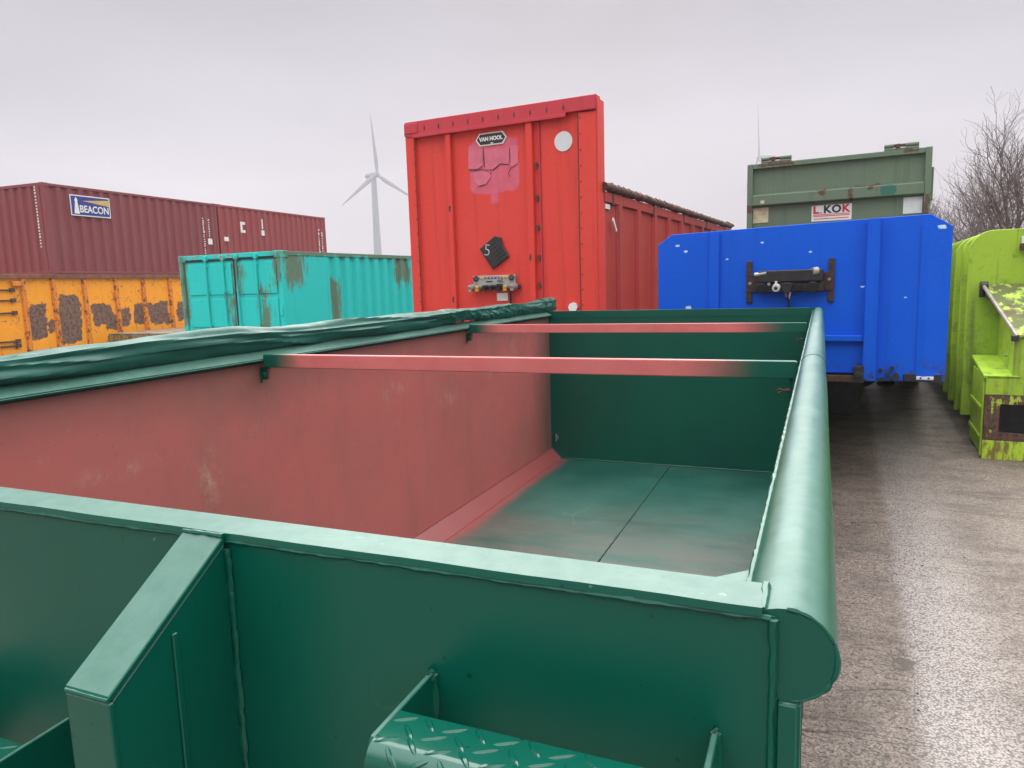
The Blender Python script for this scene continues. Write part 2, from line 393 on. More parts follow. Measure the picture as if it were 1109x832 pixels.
post.box(-.0262, -.0045, YN + .001, YN + .05, .15, ZR - .083)
post.build('corner_post', M_GREEN, con, .004, True, 3)
# floor
fl = MB(OFF).box(XL + .09, XR, YN + .012, YF - .002, ZF - .01, ZF)
flo = fl.build('floor', M_FLOOR, con)
w_ = MB(OFF); bead(w_, (-1.22, YN + .1, ZF + .001), (-1.25, YF - .01, ZF + .001), .006, .01)
w_.build('floor_weld', simple('dark_weld', (.012, .045, .035), .5), flo, smooth=True)
w_ = MB(OFF); bead(w_, (XL + .10, YF - .004, ZF + .006), (XR, YF - .004, ZF + .006), .006, .012); bead(w_, (XL + .004, YF - .004, ZF + .104), (XL + .10, YF - .004, ZF + .008), .005, .012); w_.build('floor_weld', M_GREEN, flo, smooth=True)
w_ = MB(OFF); bead(w_, (XL + .003, YN + .05, ZF + .107), (XL + .003, YF - .01, ZF + .107), .004, .012); w_.build('floor_weld', M_FLOOR, flo, smooth=True)
# under frame
uf = MB(OFF)
for xx in (-1.78, -.72): uf.box(xx - .06, xx + .06, YN, YF, .03, .2)
for k in range(10): uf.box(XL, XR, .7 + k * .65, .76 + k * .65, .2, .252)
uf.build('skid_frame', M_GREEN, con, .004)
for yy in (1.0, 6.4):
    for xx in (-2.0, -.5): MB(OFF).tube((xx - .1, yy, .08), (xx + .1, yy, .08), .08, n=20).build('roller', M_RUSTY, con, smooth=True)
# rim tubes
def tube_y(xc, zc, r, ya, yb, bulge=0.0, seg=240, n=36, dx=0.0):
    mb = MB(OFF); vs = []; fs = []
    for k in range(seg + 1):
        t = k / seg; y = ya + (yb - ya) * t
        cx = xc + dx * t + .0012 * mnoise.noise(Vector((y * 1.3, 1, 2))); cz = zc + .0015 * mnoise.noise(Vector((y * 1.1, 7, 2)))
        for i in range(n):
            a = 2 * math.pi * i / n; rq = r + .0007 * mnoise.noise(Vector((y * 4, math.cos(a) * 1.4, math.sin(a) * 1.4))) - .0016 * max(0, mnoise.noise(Vector((y * 2.2, math.cos(a) + 5, math.sin(a)))) - .25); vs.append((cx + rq * math.cos(a), y, cz + rq * math.sin(a)))
    for k in range(seg):
        for i in range(n): fs.append((k * n + i, k * n + (i + 1) % n, (k + 1) * n + (i + 1) % n, (k + 1) * n + i))
    fs += [tuple(range(n)), tuple(seg * n + i for i in range(n))[::-1]]
    return mb.add(vs, fs)
rt = tube_y(-.0175, 1.698, .042, YN + .0045, YF + .06, dx=.022).build('rim_tube', M_GREEN, con, smooth=True)
w_ = MB(OFF); pts = []
for i in range(34):
    a = math.pi * (.5 - .95 * i / 33); pts.append((-.0175 + .0405 * math.cos(a), YN + .0055, 1.698 + .0415 * math.sin(a)))
w_.path(pts, .002, 6, .3); w_.build('weld_seam', M_GREEN, rt, smooth=True)
w_ = MB(OFF); bead(w_, (-.0565, .67, 1.712), (-.0385, YF, 1.712), .0038, .012)
bead(w_, (-.037, YN + .003, ZR - .003), (-.037, .669, ZR - .002), .0034); w_.build('weld_seam', M_GREEN, rt, smooth=True)
w_ = MB(OFF); pts = []
for i in range(25):
    a = math.pi * (1.1 - 1.2 * i / 24); pts.append((-.0115 + .0415 * math.cos(a), 2.75, 1.698 + .0415 * math.sin(a)))
w_.path(pts, .0025, 6, .25); w_.build('weld_seam', M_GREEN, rt, smooth=True)
MB(OFF).prism([(-2.505, 1.70), (-2.50, 1.740), (-2.475, 1.744), (-2.404, 1.702), (-2.404, 1.694), (-2.44, 1.690)], 'y', YN, YF + .06).build('rim_plate', M_GREEN, con, .004, seg=2)
w_ = MB(OFF); bead(w_, (-2.425, YN + .05, 1.692), (-2.425, YF - .01, 1.692), .005, .016); w_.build('weld_seam', M_GREEN, lw_o, smooth=True)
# triangular corner plate
MB(OFF).prism([(-.175, .672), (-.058, .672), (-.058, .785)], 'z', 1.700, 1.706).build('corner_plate', M_GREEN, con, .001)
# gusset posts of the front frame
def gusset(xa, xb):
    mb = MB(OFF)
    pf = [(.616, ZR - .004), (.454, 1.632), (.450, 1.626), (.450, .12), (.616, .12)]
    # channel: front strip and two cheeks
    t = .006
    mb.prism([(.6135, ZR - .002), (.449, 1.628), (.449, 1.620), (.6135, ZR - .012)], 'x', xa, xb)
    mb.box(xa, xb, .449, .455, .12, 1.6205)
    mb.prism([(.6155, ZR - .013), (.4552, 1.619), (.4552, .12), (.6155, .12)], 'x', xa + .001, xa + .006)
    mb.prism([(.6155, ZR - .013), (.4552, 1.619), (.4552, .12), (.6155, .12)], 'x', xb - .010, xb - .003)
    mb.box(xb - .003, xb + .0005, .53, .537, .12, ZR - .085)
    o = mb.build('gusset_post', M_GREEN, con, .0012)
    w = MB(OFF); bead(w, (xb, .6165, .2), (xb, .6165, ZR - .02), .0042, .004); bead(w, (xa, .6165, .2), (xa, .6165, ZR - .02), .004)
    bead(w, (xa, .612, ZR - .002), (xb, .612, ZR - .002), .0028)
    bead(w, (xa + .002, .4485, 1.625), (xb, .4485, 1.625), .0018)
    w.build('weld_seam', M_GREEN, o, smooth=True); return o
gusset(-.697, -.634); gusset(-1.86, -1.797)
# steps of tread plate
def step(xa, xb, zt, yf):
    r = .018; y0, y1 = .548, yf + r; H = .085
    prof = [(y0, zt, 0, 1)]
    n = 8
    L = y0 - y1
    pts = [(y0, zt, (0, 1), 0.0)]
    for i in range(n + 1):
        a = math.pi / 2 * i / n
        pts.append((y1 - r * math.sin(a), zt - r + r * math.cos(a), (-math.sin(a), math.cos(a)), L + r * a))
    pts.append((y1 - r, zt - r - H, (-1, 0), L + r * math.pi / 2 + H))
    mb = MB(OFF)
    outer = [(p[0], p[1]) for p in pts]; inner = [(p[0] - p[2][0] * .005, p[1] - p[2][1] * .005) for p in pts]
    poly = outer + inner[::-1]; m_ = len(pts)
    vs = [(xa, *p) for p in poly] + [(xb, *p) for p in poly]; k2 = len(poly)
    fs = [(i, (i + 1) % k2, k2 + (i + 1) % k2, k2 + i) for i in range(k2)]
    for i in range(m_ - 1):
        fs.append((i, i + 1, k2 - 2 - i, k2 - 1 - i)); fs.append(tuple(k2 + j for j in (k2 - 1 - i, k2 - 2 - i, i + 1, i)))
    mb.add(vs, fs)
    def surf(t):
        for a, b in zip(pts, pts[1:]):
            if t <= b[3]:
                k = (t - a[3]) / (b[3] - a[3]); nx = a[2][0] * (1 - k) + b[2][0] * k; nz_ = a[2][1] * (1 - k) + b[2][1] * k
                return (a[0] * (1 - k) + b[0] * k, a[1] * (1 - k) + b[1] * k, nx, nz_)
        return (pts[-1][0], pts[-1][1], -1, 0)
    T = pts[-1][3]; row = 0; t = .010
    while t < T - .008:
        x = xa + .012 + (0.013 if row % 2 else 0)
        k = 0
        while x < xb - .012:
            ang = R_(38) * (1 if (row + k) % 2 else -1) + R_(8)
            ln, wd, hh = .0125, .0030, .0016; vs = []; fs = []
            NU = 8
            for i in range(NU + 1):
                s_ = -1 + 2 * i / NU; wv = wd * math.sqrt(max(0, 1 - s_ * s_)) + .0002
                for j, q in enumerate((-1, -.45, .45, 1)):
                    lx = s_ * ln; ly = q * wv
                    du = lx * math.cos(ang) - ly * math.sin(ang); dt = lx * math.sin(ang) + ly * math.cos(ang)
                    tt = min(max(t + dt, 0), T); yy, zz, nx, nz_ = surf(tt)
                    e = (hh if j in (1, 2) else -.0004) * (1 - s_ ** 4)
                    vs.append((min(max(x + du, xa), xb), yy + nx * e, zz + nz_ * e))
            for i in range(NU):
                for j in range(3): fs.append((i * 4 + j, i * 4 + j + 1, (i + 1) * 4 + j + 1, (i + 1) * 4 + j))
            mb.add(vs, fs); x += .026; k += 1
        t += .0165; row += 1
    me = mb.build('step_tread', M_TREAD, con, smooth=True)
    for xx in (xa - .0062, xb + .0002):
        pl = MB(OFF).prism([(.6165, zt + .003), (yf + r + .002, zt - .0005), (yf + .006, zt - .02), (yf + .006, zt - .10), (.6165, zt - .19)], 'x', xx, xx + .006)
        pl = pl.build('side_plate', M_GREEN, me, .001)
        w = MB(OFF); bead(w, (xx + .003, .6165, zt - .18), (xx + .003, .6165, zt), .0055); w.path([(xx + .003, .613, zt - .004), (xx + .002, .612, zt + .002), (xx + .003, .616, zt + .005)], .0045, 6, .3)
        w.build('weld_seam', M_GREEN, pl, smooth=True)
step(-.361, -.078, 1.6155, .486)
step(-1.235, -.948, 1.4385, .486)
# crossbars
for yb in (9.5 * S, 17.35 * S):
    za, zb = CAMZ - 1.275 * S, CAMZ - 1.06 * S
    b = MB(OFF).box(-2.409, -.062, yb, yb + .045, za, zb).build('crossbar', M_BAR, con, .003, seg=2)
    # clips hanging below both ends
    for s_, xx in ((1, -2.435), (-1, -.075)):
        k = MB(OFF)
        k.box(xx, xx + .006 if s_ > 0 else xx + .012, yb + .002, yb + .012, za - .075, za - .001)
        k.box(xx, xx + .035 * 1, yb + .012, yb + .018, za - .06, za - .001) if s_ > 0 else k.box(xx - .01, xx + .012, yb + .012, yb + .018, za - .075, za - .001)
        br = k.build('bracket', M_GREEN, b, .001)
        if s_ > 0: MB(OFF).box(xx + .001, xx + .045, yb + .019, yb + .024, za - .055, za - .001).build('clip_plate', M_INRED, b, .001)
        q = MB(OFF)
        if s_ > 0:
            q.path([(xx + .03, yb, za - .05), (xx + .045, yb - .01, za - .035), (xx + .05, yb - .01, za - .03), (xx + .03, yb - .01, za - .028)], .004, 8)
            q.build('hook', M_GREEN, b, smooth=True)
        else:
            q.path([(xx - .01, yb, za - .042), (xx - .03, yb - .004, za - .04), (xx - .042, yb - .004, za - .034), (xx - .052, yb - .004, za - .042), (xx - .044, yb - .004, za - .050), (xx - .032, yb - .004, za - .044)], .0035, 8)
            q.tube((xx - .022, yb - .004, za - .041), (xx - .008, yb - .004, za - .041), .007)
            q.build('hook', M_RUSTY, b, smooth=True)
# ================================================================== rolled tarpaulin on the left rim
def tarp_mat():
    m = Mat('green_tarpaulin')
    c = m.mix(m.rng(m.noise(5, 5, .6), .35, .7), (.006, .075, .055), (.012, .10, .075))
    c = m.mix(m.rng(m.noise(55, 3, .6), .7, .74, 0, .35), c, (.35, .4, .38))
    nb = m.bump(m.noise(9, 3, .5, m.scale((1, .5, 1))), .15, .010); nb = m.bump(m.noise(300, 2), .06, .001, nb)
    return m.out(c, m.rng(m.noise(9, 3), .3, .7, .38, .52), 0, nb, .4)
M_TARP = tarp_mat()
TT = [(1.5, -.68), (3.5, -.68), (5.4, -.695), (7.3, -.62), (9.06, -.585), (10.15, -.615), (11.45, -.63), (15, -.61), (18.5, -.64), (22, -.62), (24.8, -.57)]
def lerp_tab(T, x):
    for a, b in zip(T, T[1:]):
        if x <= b[0]:
            k = max(0, (x - a[0]) / (b[0] - a[0])); return a[1] + (b[1] - a[1]) * k
    return T[-1][1]
TX = -2.492
tb = thing('rolled_tarpaulin', 'dark green wrinkled cover rolled up along the left rim of the green container', 'tarpaulin', (TX, OY, 1.74))
mb = MB((TX, OY, 1.74)); NS, NA = 640, 56; vs = []; fs = []
ya, yb = .42, 6.93
def ridge(v): return 1 - abs(v) * 2
for k in range(NS + 1):
    y = ya + (yb - ya) * k / NS
    top = CAMZ + lerp_tab(TT, y / S) * S; bot = CAMZ - 1.01 * S
    cz = (top + bot) / 2; hz = (top - bot) / 2; hx = .060 + .008 * mnoise.noise(Vector((y * 1.1, 4, 4)))
    for i in range(NA):
        a = 2 * math.pi * i / NA; ca, sa = math.cos(a), math.sin(a)
        # squared oval
        e = 2.6; q = (abs(ca) ** e + abs(sa) ** e) ** (-1 / e)
        px, pz = ca * q * hx, sa * q * hz
        far = min(1, max(0, (y - 4.5) / 1.5))
        f1 = ridge(mnoise.noise(Vector((y * (1.6 + 2.5 * far) + a * .5, math.cos(a) * .8, math.sin(a) * .8))))
        f2 = ridge(mnoise.noise(Vector((y * 7.5 - a * 1.6, ca * 1.8 + 9, sa * 1.8))))
        f3 = mnoise.noise(Vector((y * 1.5, ca * .9 + 3, sa * .9)))
        d = (.014 - .005 * far) * (max(f1, .2) - .6) + .010 * math.sin(a * 2 + y * 2.2) * mnoise.noise(Vector((y * .9, 8, 1))) + .0025 * (f2 - .6) * far + .016 * f3
        # inner overlap fold running along the roll
        fold = .010 * math.exp(-((a - .55 - .25 * math.sin(y * 1.3)) / .12) ** 2)
        rr = 1 + (d + fold) / .055
        vs.append((TX + px * rr, y, cz + pz * rr))
for k in range(NS):
    for i in range(NA): fs.append((k * NA + i, k * NA + (i + 1) % NA, (k + 1) * NA + (i + 1) % NA, (k + 1) * NA + i))
fs.append(tuple(range(NA)))
# coiled far end: rings stepping inwards
b0 = NS * NA; cx = TX; cz0 = sum(v[2] for v in vs[b0:b0 + NA]) / NA; prev = b0
for j, (sc_, dy) in enumerate(((.82, .006), (.8, -.012), (.6, -.012), (.58, .004), (.36, .004), (.34, -.014), (.12, -.014))):
    st = len(vs)
    for i in range(NA):
        v = vs[b0 + i]; vs.append((cx + (v[0] - cx) * sc_, yb + dy, cz0 + (v[2] - cz0) * sc_))
    for i in range(NA): fs.append((prev + i, prev + (i + 1) % NA, st + (i + 1) % NA, st + i))
    prev = st
fs.append(tuple(prev + i for i in range(NA)))
mb.add(vs, fs)
mb.build('roll', M_TARP, tb, smooth=True)
for ys in (6.62, 6.80):
    st = MB((TX, OY, 1.74)); pts = []
    for i in range(41):
        a = 2 * math.pi * i / 40; e = 2.6; q = (abs(math.cos(a)) ** e + abs(math.sin(a)) ** e) ** (-1 / e)
        pts.append((TX + math.cos(a) * q * .064, ys + .01 * math.sin(a), CAMZ - .8 * S + math.sin(a) * q * .064))
    st.path(pts, .006, 8); st.build('strap', M_TARP, tb, smooth=True)
# ================================================================== red trailer
def red_extra(m, c, msk):
    # pink faded square where a sticker was, with cracks
    wob = m.noise(6, 4, .6)
    p = m.boxm(0, .885, 1.53, 2, 3.09, 3.70, .03, wob, .10)
    tl = m.boxm(0, 1.16, 1.25, 2, 2.98, 3.12, .05, wob, .08)
    y = m.xyz()[1]; frontm = m.rng(y, .05, .02)
    pm = m.math('MULTIPLY', m.mx(p, tl), frontm)
    pink = m.mix(m.rng(m.noise(9, 5, .6), .3, .7), (.60, .13, .20), (.55, .10, .15))
    c = m.mix(m.math('MULTIPLY', pm, .9), c, pink)
    return c, msk
M_RED = old_paint('faded_red_paint', (.68, .052, .038), .5, .18, .5, (.36, .03, .025), .675, 3.5, .74, .4, red_extra, .3)
M_REDT = old_paint('crimson_paint', (.50, .026, .045), .5, .14, .35, (.25, .02, .02), .66, 4.0, .73, .12)
M_REDS = old_paint('dull_red_paint', (.42, .030, .022), .55, .3, .35, (.12, .03, .02), .63, 4.5, .72, .5)
M_GREYP = simple('grey_coupling', (.38, .37, .35), .45, .2, .35, 30)
M_YEL = simple('yellow_cap', (.72, .42, .03), .5); M_REDCAP = simple('red_cap', (.5, .03, .02), .5)
RA = math.atan2(-.062, .998)
red = thing('red_trailer', 'tall red open-sided tipper trailer with riveted front bulkhead behind the container', 'trailer', (-4.77, 8.063, 0), RA)
W = 2.51
MB().box(.02, W - .02, .02, .06, 1.15, 3.97).build('front_wall', M_RED, red)
# outer corner posts, slightly tapered flanges
c1 = MB().box(0, .14, -.02, .12, 1.15, 3.985).build('corner_post', M_RED, red, .012, seg=2)
c2 = MB().box(2.285, W, -.02, .16, 1.15, 3.86).build('corner_post', M_RED, red, .012, seg=2)
c3 = MB().box(W - .013, W + .007, -.012, .20, 1.2, 3.99).build('corner_flange', M_RED, red, .003)
h = MB().prism([(.0, 3.86), (.15, 3.83), (2.155, 3.845), (2.155, 3.875), (W, 3.865), (W, 4.025), (.02, 4.025), (.0, 4.0)], 'y', -.035, .10).build('header_beam', M_REDT, red, .006)
MB().box(.15, 2.155, -.055, -.036, 3.825, 3.862).build('drip_lip', M_REDT, red, .003)
MB().box(2.155, 2.50, -.045, -.0355, 3.872, 4.02).build('corner_bracket', M_REDT, red, .003)
MB().box(.012, .20, -.045, -.0355, 3.885, 4.0).build('corner_bracket', M_REDT, red, .003)
mb = MB()
for i in range(10):
    x = .30 + i * .203; mb.prism([(x - .008, 3.905), (x + .008, 3.905), (x + .006, 3.955), (x - .006, 3.955)], 'y', -.040, -.034)
each(mb, 'rivet_slot', M_RUSTY, h)
for (a, b) in ((.59, .655), (1.655, 1.735)):
    p = MB().box(a, b, -.035, .018, 1.15, 3.823).build('stiffener_post', M_RED, red, .004, seg=2)
    mb = MB()
    for zz in ((2.95, 1.85) if a < 1 else (2.32,)): mb.prism([(a + .01, zz - .03), (a + .03, zz - .05), (a + .04, zz + .02), (a + .015, zz + .04)], 'y', -.0365, -.0352)
    each(mb, 'chipped_spot', M_RUSTY, p)
rec = MB().box(1.79, 1.815, 0, .018, 1.2, 3.82).build('recess_edge', M_REDT, red, .002)
mb = MB()
for zz in (3.36, 3.0, 2.66, 2.32, 2.0, 1.82, 1.7): mb.tube((1.775, -.006, zz), (1.775, .019, zz), .022, n=10); mb.box(1.768, 1.80, -.001, .0175, zz - .05, zz - .01)
each(mb, 'hinge_bolt', M_RUSTY, rec)
mb = MB()
for i in range(14): mb.tube((.118, -.024, 3.7 - i * .17), (.118, -.018, 3.7 - i * .17), .008, n=8); mb.tube((2.315, -.024, 3.8 - i * .17), (2.315, -.018, 3.8 - i * .17), .008, n=8)
MB().box(.132, .142, -.0235, -.0195, 1.2, 3.85).build('seam_line', M_RUSTY, red); MB().box(2.284, 2.294, -.0235, -.0195, 1.2, 3.86).build('seam_line', M_RUSTY, red)
each(mb, 'rivet', M_RUSTY, red)
# peeled sticker flaps
fl_ = MB()
random.seed(3)
def flap(pts, y0=.018, lift=.012):
    n = len(pts); fl_.add([(p[0], y0 - lift * p[2], p[1]) for p in pts] + [(p[0], y0 - lift * p[2] + .003, p[1]) for p in pts],
                          [tuple(range(n)), tuple(range(n, 2 * n))[::-1]] + [(i, (i + 1) % n, n + (i + 1) % n, n + i) for i in range(n)])
flap([(.88, 3.66, 0), (1.06, 3.62, 0), (1.07, 3.42, .8), (1.0, 3.385, 1), (.87, 3.395, .9)])
flap([(1.09, 3.6, 0), (1.42, 3.58, 0), (1.41, 3.40, .7), (1.30, 3.42, .5), (1.2, 3.36, .9), (1.10, 3.37, .9)])
flap([(1.43, 3.6, 0), (1.53, 3.6, 0), (1.53, 3.40, .3), (1.44, 3.36, 1)])
flap([(.92, 3.36, 0), (1.15, 3.36, .1), (1.17, 3.28, .5), (1.10, 3.20, .8), (1.0, 3.19, .9), (.95, 3.24, .3)])
fl_.build('peeling_sticker', simple('faded_pink_film', (.62, .13, .20), .5, 0, .25, 5), red)['label'] = 'cracked pink remains of a peeled sticker'
ck = MB()
for pts in ([(.88, 3.375), (.96, 3.37), (1.05, 3.375), (1.12, 3.35), (1.15, 3.33)], [(1.17, 3.33), (1.15, 3.26), (1.09, 3.2), (1.02, 3.18)], [(1.08, 3.62), (1.08, 3.5), (1.09, 3.4)], [(1.42, 3.58), (1.43, 3.45), (1.44, 3.38), (1.40, 3.3), (1.42, 3.26)], [(1.2, 3.35), (1.3, 3.41), (1.4, 3.40)]):
    ck.path([(p[0], .0165, p[1]) for p in pts], .0032, 5, .4)
each(ck, 'crack', M_RUSTY, red)
# maker's badge: black hexagon with white rim and lettering
lx, lz = 1.19, 3.71
def hexa(hw, hh, cut): return [(lx - hw, lz), (lx - hw + cut, lz + hh), (lx + hw - cut, lz + hh), (lx + hw, lz), (lx + hw - cut, lz - hh), (lx - hw + cut, lz - hh)]
bd = MB().prism(hexa(.205, .072, .05), 'y', .008, .018).build('badge', M_WHITE, red)
MB().prism(hexa(.187, .058, .045), 'y', .004, .0075).build('badge_field', M_BLACK, bd)
text_mesh('lettering', 'VAN HOOL', .062, M_WHITE, bd, (lx, .002, lz), (R_(90), 0, 0), .003, .95)
MB().box(lx - .004, lx + .03, .0015, .004, lz - .056, lz - .044).build('badge_mark', M_WHITE, bd)
MB().tube((2.10, .012, 3.58), (2.10, .019, 3.58), .108, n=40).build('round_sticker', simple('pale_grey_sticker', (.62, .64, .66), .5, 0, .1, 5), red)
# black flap with a 5
pf = [(.998, 2.445), (1.208, 2.588), (1.285, 2.567), (1.301, 2.482), (1.384, 2.343), (1.162, 2.199)]
bf = MB().prism(pf, 'y', -.02, .016).build('rubber_flap', M_BLACK, red, .006)
mb = MB()
for i in range(6):
    t = i / 5; a = Vector((1.10 + .0 * t, 0, 2.50)); 
    p0 = Vector((1.13 + .035 * t * 3.2 * .5, -.021, 2.47 + .02 * t)); 
for i in range(6):
    o_ = i * .036; mb.path([(1.15 + o_ * .85, -.021, 2.545 - o_ * .45 + .0), (1.15 + o_ * .85 + .055 - .10, -.021, 2.545 - o_ * .45 - .20 - .02)], .006, 6)
mb = MB()
for i in range(5):
    s0 = Vector((1.215, 0, 2.55)).lerp(Vector((1.350, 0, 2.36)), (i + .5) / 5); s1 = Vector((1.08, 0, 2.49)).lerp(Vector((1.165, 0, 2.235)), (i + .7) / 5)
    mb.path([(s0.x, -.021, s0.z), ((s0.x * .45 + s1.x * .55), -.021, s0.z * .45 + s1.z * .55)], .005, 6)
each(mb, 'rib', M_BLACK, bf)
text_mesh('number', '5', .20, simple('chalk_white', (.55, .55, .52), .8), bf, (1.105, -.023, 2.42), (R_(90), R_(8), 0), -.004)
# coupling panel
cp = MB().box(.90, 1.47, -.03, .017, 2.0, 2.125).build('coupling_panel', M_GREYP, red, .006)
mb = MB().box(.86, 1.53, -.02, .0, 1.955, 2.005)
mb.build('bracket_bar', M_DARK, cp, .004)
cols = [M_GREYP, M_YEL, M_BLACK, M_BLACK, M_BLACK, M_YEL, M_GREYP]
for i, cm in enumerate(cols):
    x = .90 + i * .094; r = .042 if i in (0, 4, 6) else .03
    s1 = MB().tube((x, -.03, 2.0 - .015), (x, -.11, 1.985), r, r * .9, n=14).build('socket', M_GREYP if i in (0, 6, 1, 5) else M_BLACK, cp, smooth=True)
    MB().tube((x, -.105, 1.985), (x, -.125, 1.975), r * .75, n=12).box(x - .02, x + .02, -.12, -.09, 1.94, 1.965).build('cap', cm, s1, .002)
for x in (.94, 1.42): MB().tube((x, -.03, 2.09), (x + .02, -.06, 2.1), .035, .03).build('valve_knob', M_BLACK, cp, smooth=True)
mb = MB()
for i in range(7): mb.box(1.06 + i * .045, 1.085 + i * .045, -.033, -.029, 2.085, 2.1)
mb.box(1.08, 1.17, -.033, -.029, 2.045, 2.06).build('panel_print', M_BLACK, cp)
text_mesh('panel_lettering', 'ABS', .05, M_BLACK, cp, (1.27, -.0315, 2.055), (R_(90), 0, 0))
mb = MB().box(1.0, 1.04, -.034, -.029, 2.09, 2.115).box(1.3, 1.37, -.034, -.029, 2.095, 2.115).build('yellow_tag', M_YEL, cp)
MB().path([(1.41, -.04, 1.98), (1.41, -.05, 1.9), (1.40, -.02, 1.75), (1.4, .0, 1.5)], .014, 8).build('hose', M_BLACK, cp, smooth=True)
MB().box(1.2, 1.345, .010, .019, 1.82, 1.912).build('data_plate', M_WHITE, red)
MB().tube((2.19, .0 - .026, 1.73), (2.19, -.0205 + .04, 1.73), .055, n=8).build('octagon_sticker', M_WHITE, red)
# cargo box: side walls with ribs
SL = 13.4
for xs, xo in ((W - .05, 1), (.01, -1)):
    sw = MB().box(xs, xs + .04, .16, SL, 1.2, 2.92)
    ob = sw.build('side_wall', M_REDS, red)
    rb = MB(); vv = .62
    k = 0
    while vv < SL - .3:
        xa = xs + .04 if xo > 0 else xs - .045
        rb.prism([(xa, vv), (xa + .045 * (1), vv + .03), (xa + .045, vv + .14), (xa, vv + .17)], 'z', 1.22, 2.90) if xo > 0 else rb.box(xa, xa + .045, vv, vv + .15, 1.22, 2.90)
        vv += .78
    each(rb, 'side_rib', M_REDS, ob, .004)
    tr = MB().box(xs - .03, xs + .075, .16, SL, 2.90, 3.02).build('top_rail', M_REDS, red, .008)
    jb = MB()
    for q in range(8): jb.box(xs - .034, xs + .08, .4 + q * 1.75, .47 + q * 1.75, 2.88, 3.03)
    each(jb, 'rail_clamp', M_RUSTY, tr, .004)
# rolled cover along the right rail
rc = MB(); pts = []
for i in range(120):
    v = .12 + i * 8.05 / 119
    pts.append((W + .02 + .008 * mnoise.noise(Vector((v * 2, 0, 5))), v, 3.072 + .012 * mnoise.noise(Vector((v * 3, 0, 1)))))
rc.path(pts, .048, 10, .10)
rco = rc.build('cover_roll', simple('brown_cover_cloth', (.13, .05, .04), .85, 0, .55, 14, bump=.4), red, smooth=True)
rc = MB()
for q in range(34):
    v = .3 + q * .235 + random.uniform(-.05, .05); x = W + .02
    rc.path([(x - .05, v, 3.06), (x - .03, v + .02, 3.108), (x + .02, v + .03, 3.120), (x + .05, v + .05, 3.08)], random.uniform(.005, .010), 6, .3)
each(rc, 'cord', M_RUSTY, rco)
MB().path([(W - .1, 8.1, 3.03), (W - .05, 8.15, 3.16), (W + .04, 8.4, 3.1)], .025, 8).build('cover_arm', M_RUSTY, red, smooth=True)
MB().box(.02, W, SL - .9, SL, 1.2, 3.19).build('rear_frame', M_REDT, red, .01)
MB().prism([(.35, 2.70), (.47, 2.58), (.49, 2.60), (.37, 2.74)], 'x', W + .036, W + .052).build('tag_plate', M_WHITE, red)
MB().box(W + .0, W + .012, .2, .36, 2.83, 2.885).build('side_label', M_WHITE, red)
MB().box(.05, W - .05, .02, SL, 1.1, 1.2).build('deck', M_DARK, red)
def chassis(root, sl, w, legs=2.6, zt=1.1, mat=None):
    for x in (w / 2 - .55, w / 2 + .45): MB().box(x, x + .1, 2.2, sl - .1, .75, zt).build('chassis_beam', mat or M_DARK, root)
    for x in (w / 2 - .75, w / 2 + .63):
        lg = MB().box(x, x + .12, legs, legs + .12, .25, zt).build('landing_leg', M_DARK, root, .01)
        MB().box(x - .08, x + .2, legs - .08, legs + .2, .0, .04).box(x + .03, x + .09, legs + .03, legs + .09, .04, .26).build('foot', M_DARK, lg)
    for k in range(3):
        v = sl - 4.6 + k * 1.32
        MB().tube((.25, v, .5), (w - .25, v, .5), .07).build('axle', M_DARK, root)
        for x0_, x1_ in ((.02, .33), (w - .33, w - .02)):
            pr = [(.22, 0), (.44, 0), (.49, .04), (.5, .08), (.5, .23), (.49, .27), (.44, .31), (.22, .31)]
            NA_ = 36; vs = []; fs = []
            for i in range(NA_):
                a = 2 * math.pi * i / NA_
                for r, d in pr: vs.append((x0_ + d, v + r * math.cos(a), .5 + r * math.sin(a)))
            P = len(pr)
            for i in range(NA_):
                for j in range(P): fs.append((i * P + j, i * P + (j + 1) % P, ((i + 1) % NA_) * P + (j + 1) % P, ((i + 1) % NA_) * P + j))
            wh = MB().add(vs, fs).build('wheel', M_RUBBER, root, smooth=True)
            MB().tube((x0_ + .06, v, .5), (x0_ + .25, v, .5), .225, n=24).tube((x0_ - .0, v, .5), (x0_ + .31, v, .5), .09, n=12).build('rim', M_GREYP, wh, .005)
chassis(red, SL, W)
# ================================================================== blue trailer
def blue_extra(m, c, msk):
    wob = m.noise(45, 4, .7)
    ms = [m.boxm(0, u - s, u + s, 2, z - s * .45, z + s * .45, .006, wob, s * 1.6) for u, z, s in ((.197, 2.34, .018), (.28, 2.281, .02), (1.425, 2.226, .014), (2.447, 2.385, .03), (.305, 1.735, .03), (.9, 1.9, .01), (1.0, 2.33, .015), (.68, 2.19, .015), (1.86, 1.9, .015), (2.2, 1.8, .01))]
    k = m.mx(*ms); c = m.mix(k, c, (.5, .68, .72))
    sp = m.rng(m.noise(60, 2, .5), .745, .755); c = m.mix(m.math('MULTIPLY', sp, .6), c, (.25, .42, .62))
    g_ = m.math('MULTIPLY', m.rng(m.xyz()[2], 1.3, 1.08), m.rng(m.noise(9, 6, .7), .5, .62)); c = m.mix(g_, c, (.05, .035, .025))
    return c, msk
M_BLUE = old_paint('bright_blue_paint', (.0, .095, .64), .5, .08, .30, (.0, .045, .36), .755, 4, .775, .35, blue_extra, .22)
BA = math.atan2(-.096, .995)
blue = thing('blue_trailer', 'bright blue flatbed trailer front board with dark coupling panel and clipped corners', 'trailer', (-1.491, 7.337, 0), BA)
BW = 2.52
MB().prism([(0, 1.12), (0, 2.355), (.137, 2.452), (1.88, 2.488), (2.364, 2.497), (2.515, 2.395), (2.527, 1.075), (1.9, 1.06), (1.9, 1.12)], 'y', .0, .045).build('front_board', M_BLUE, blue, .004)
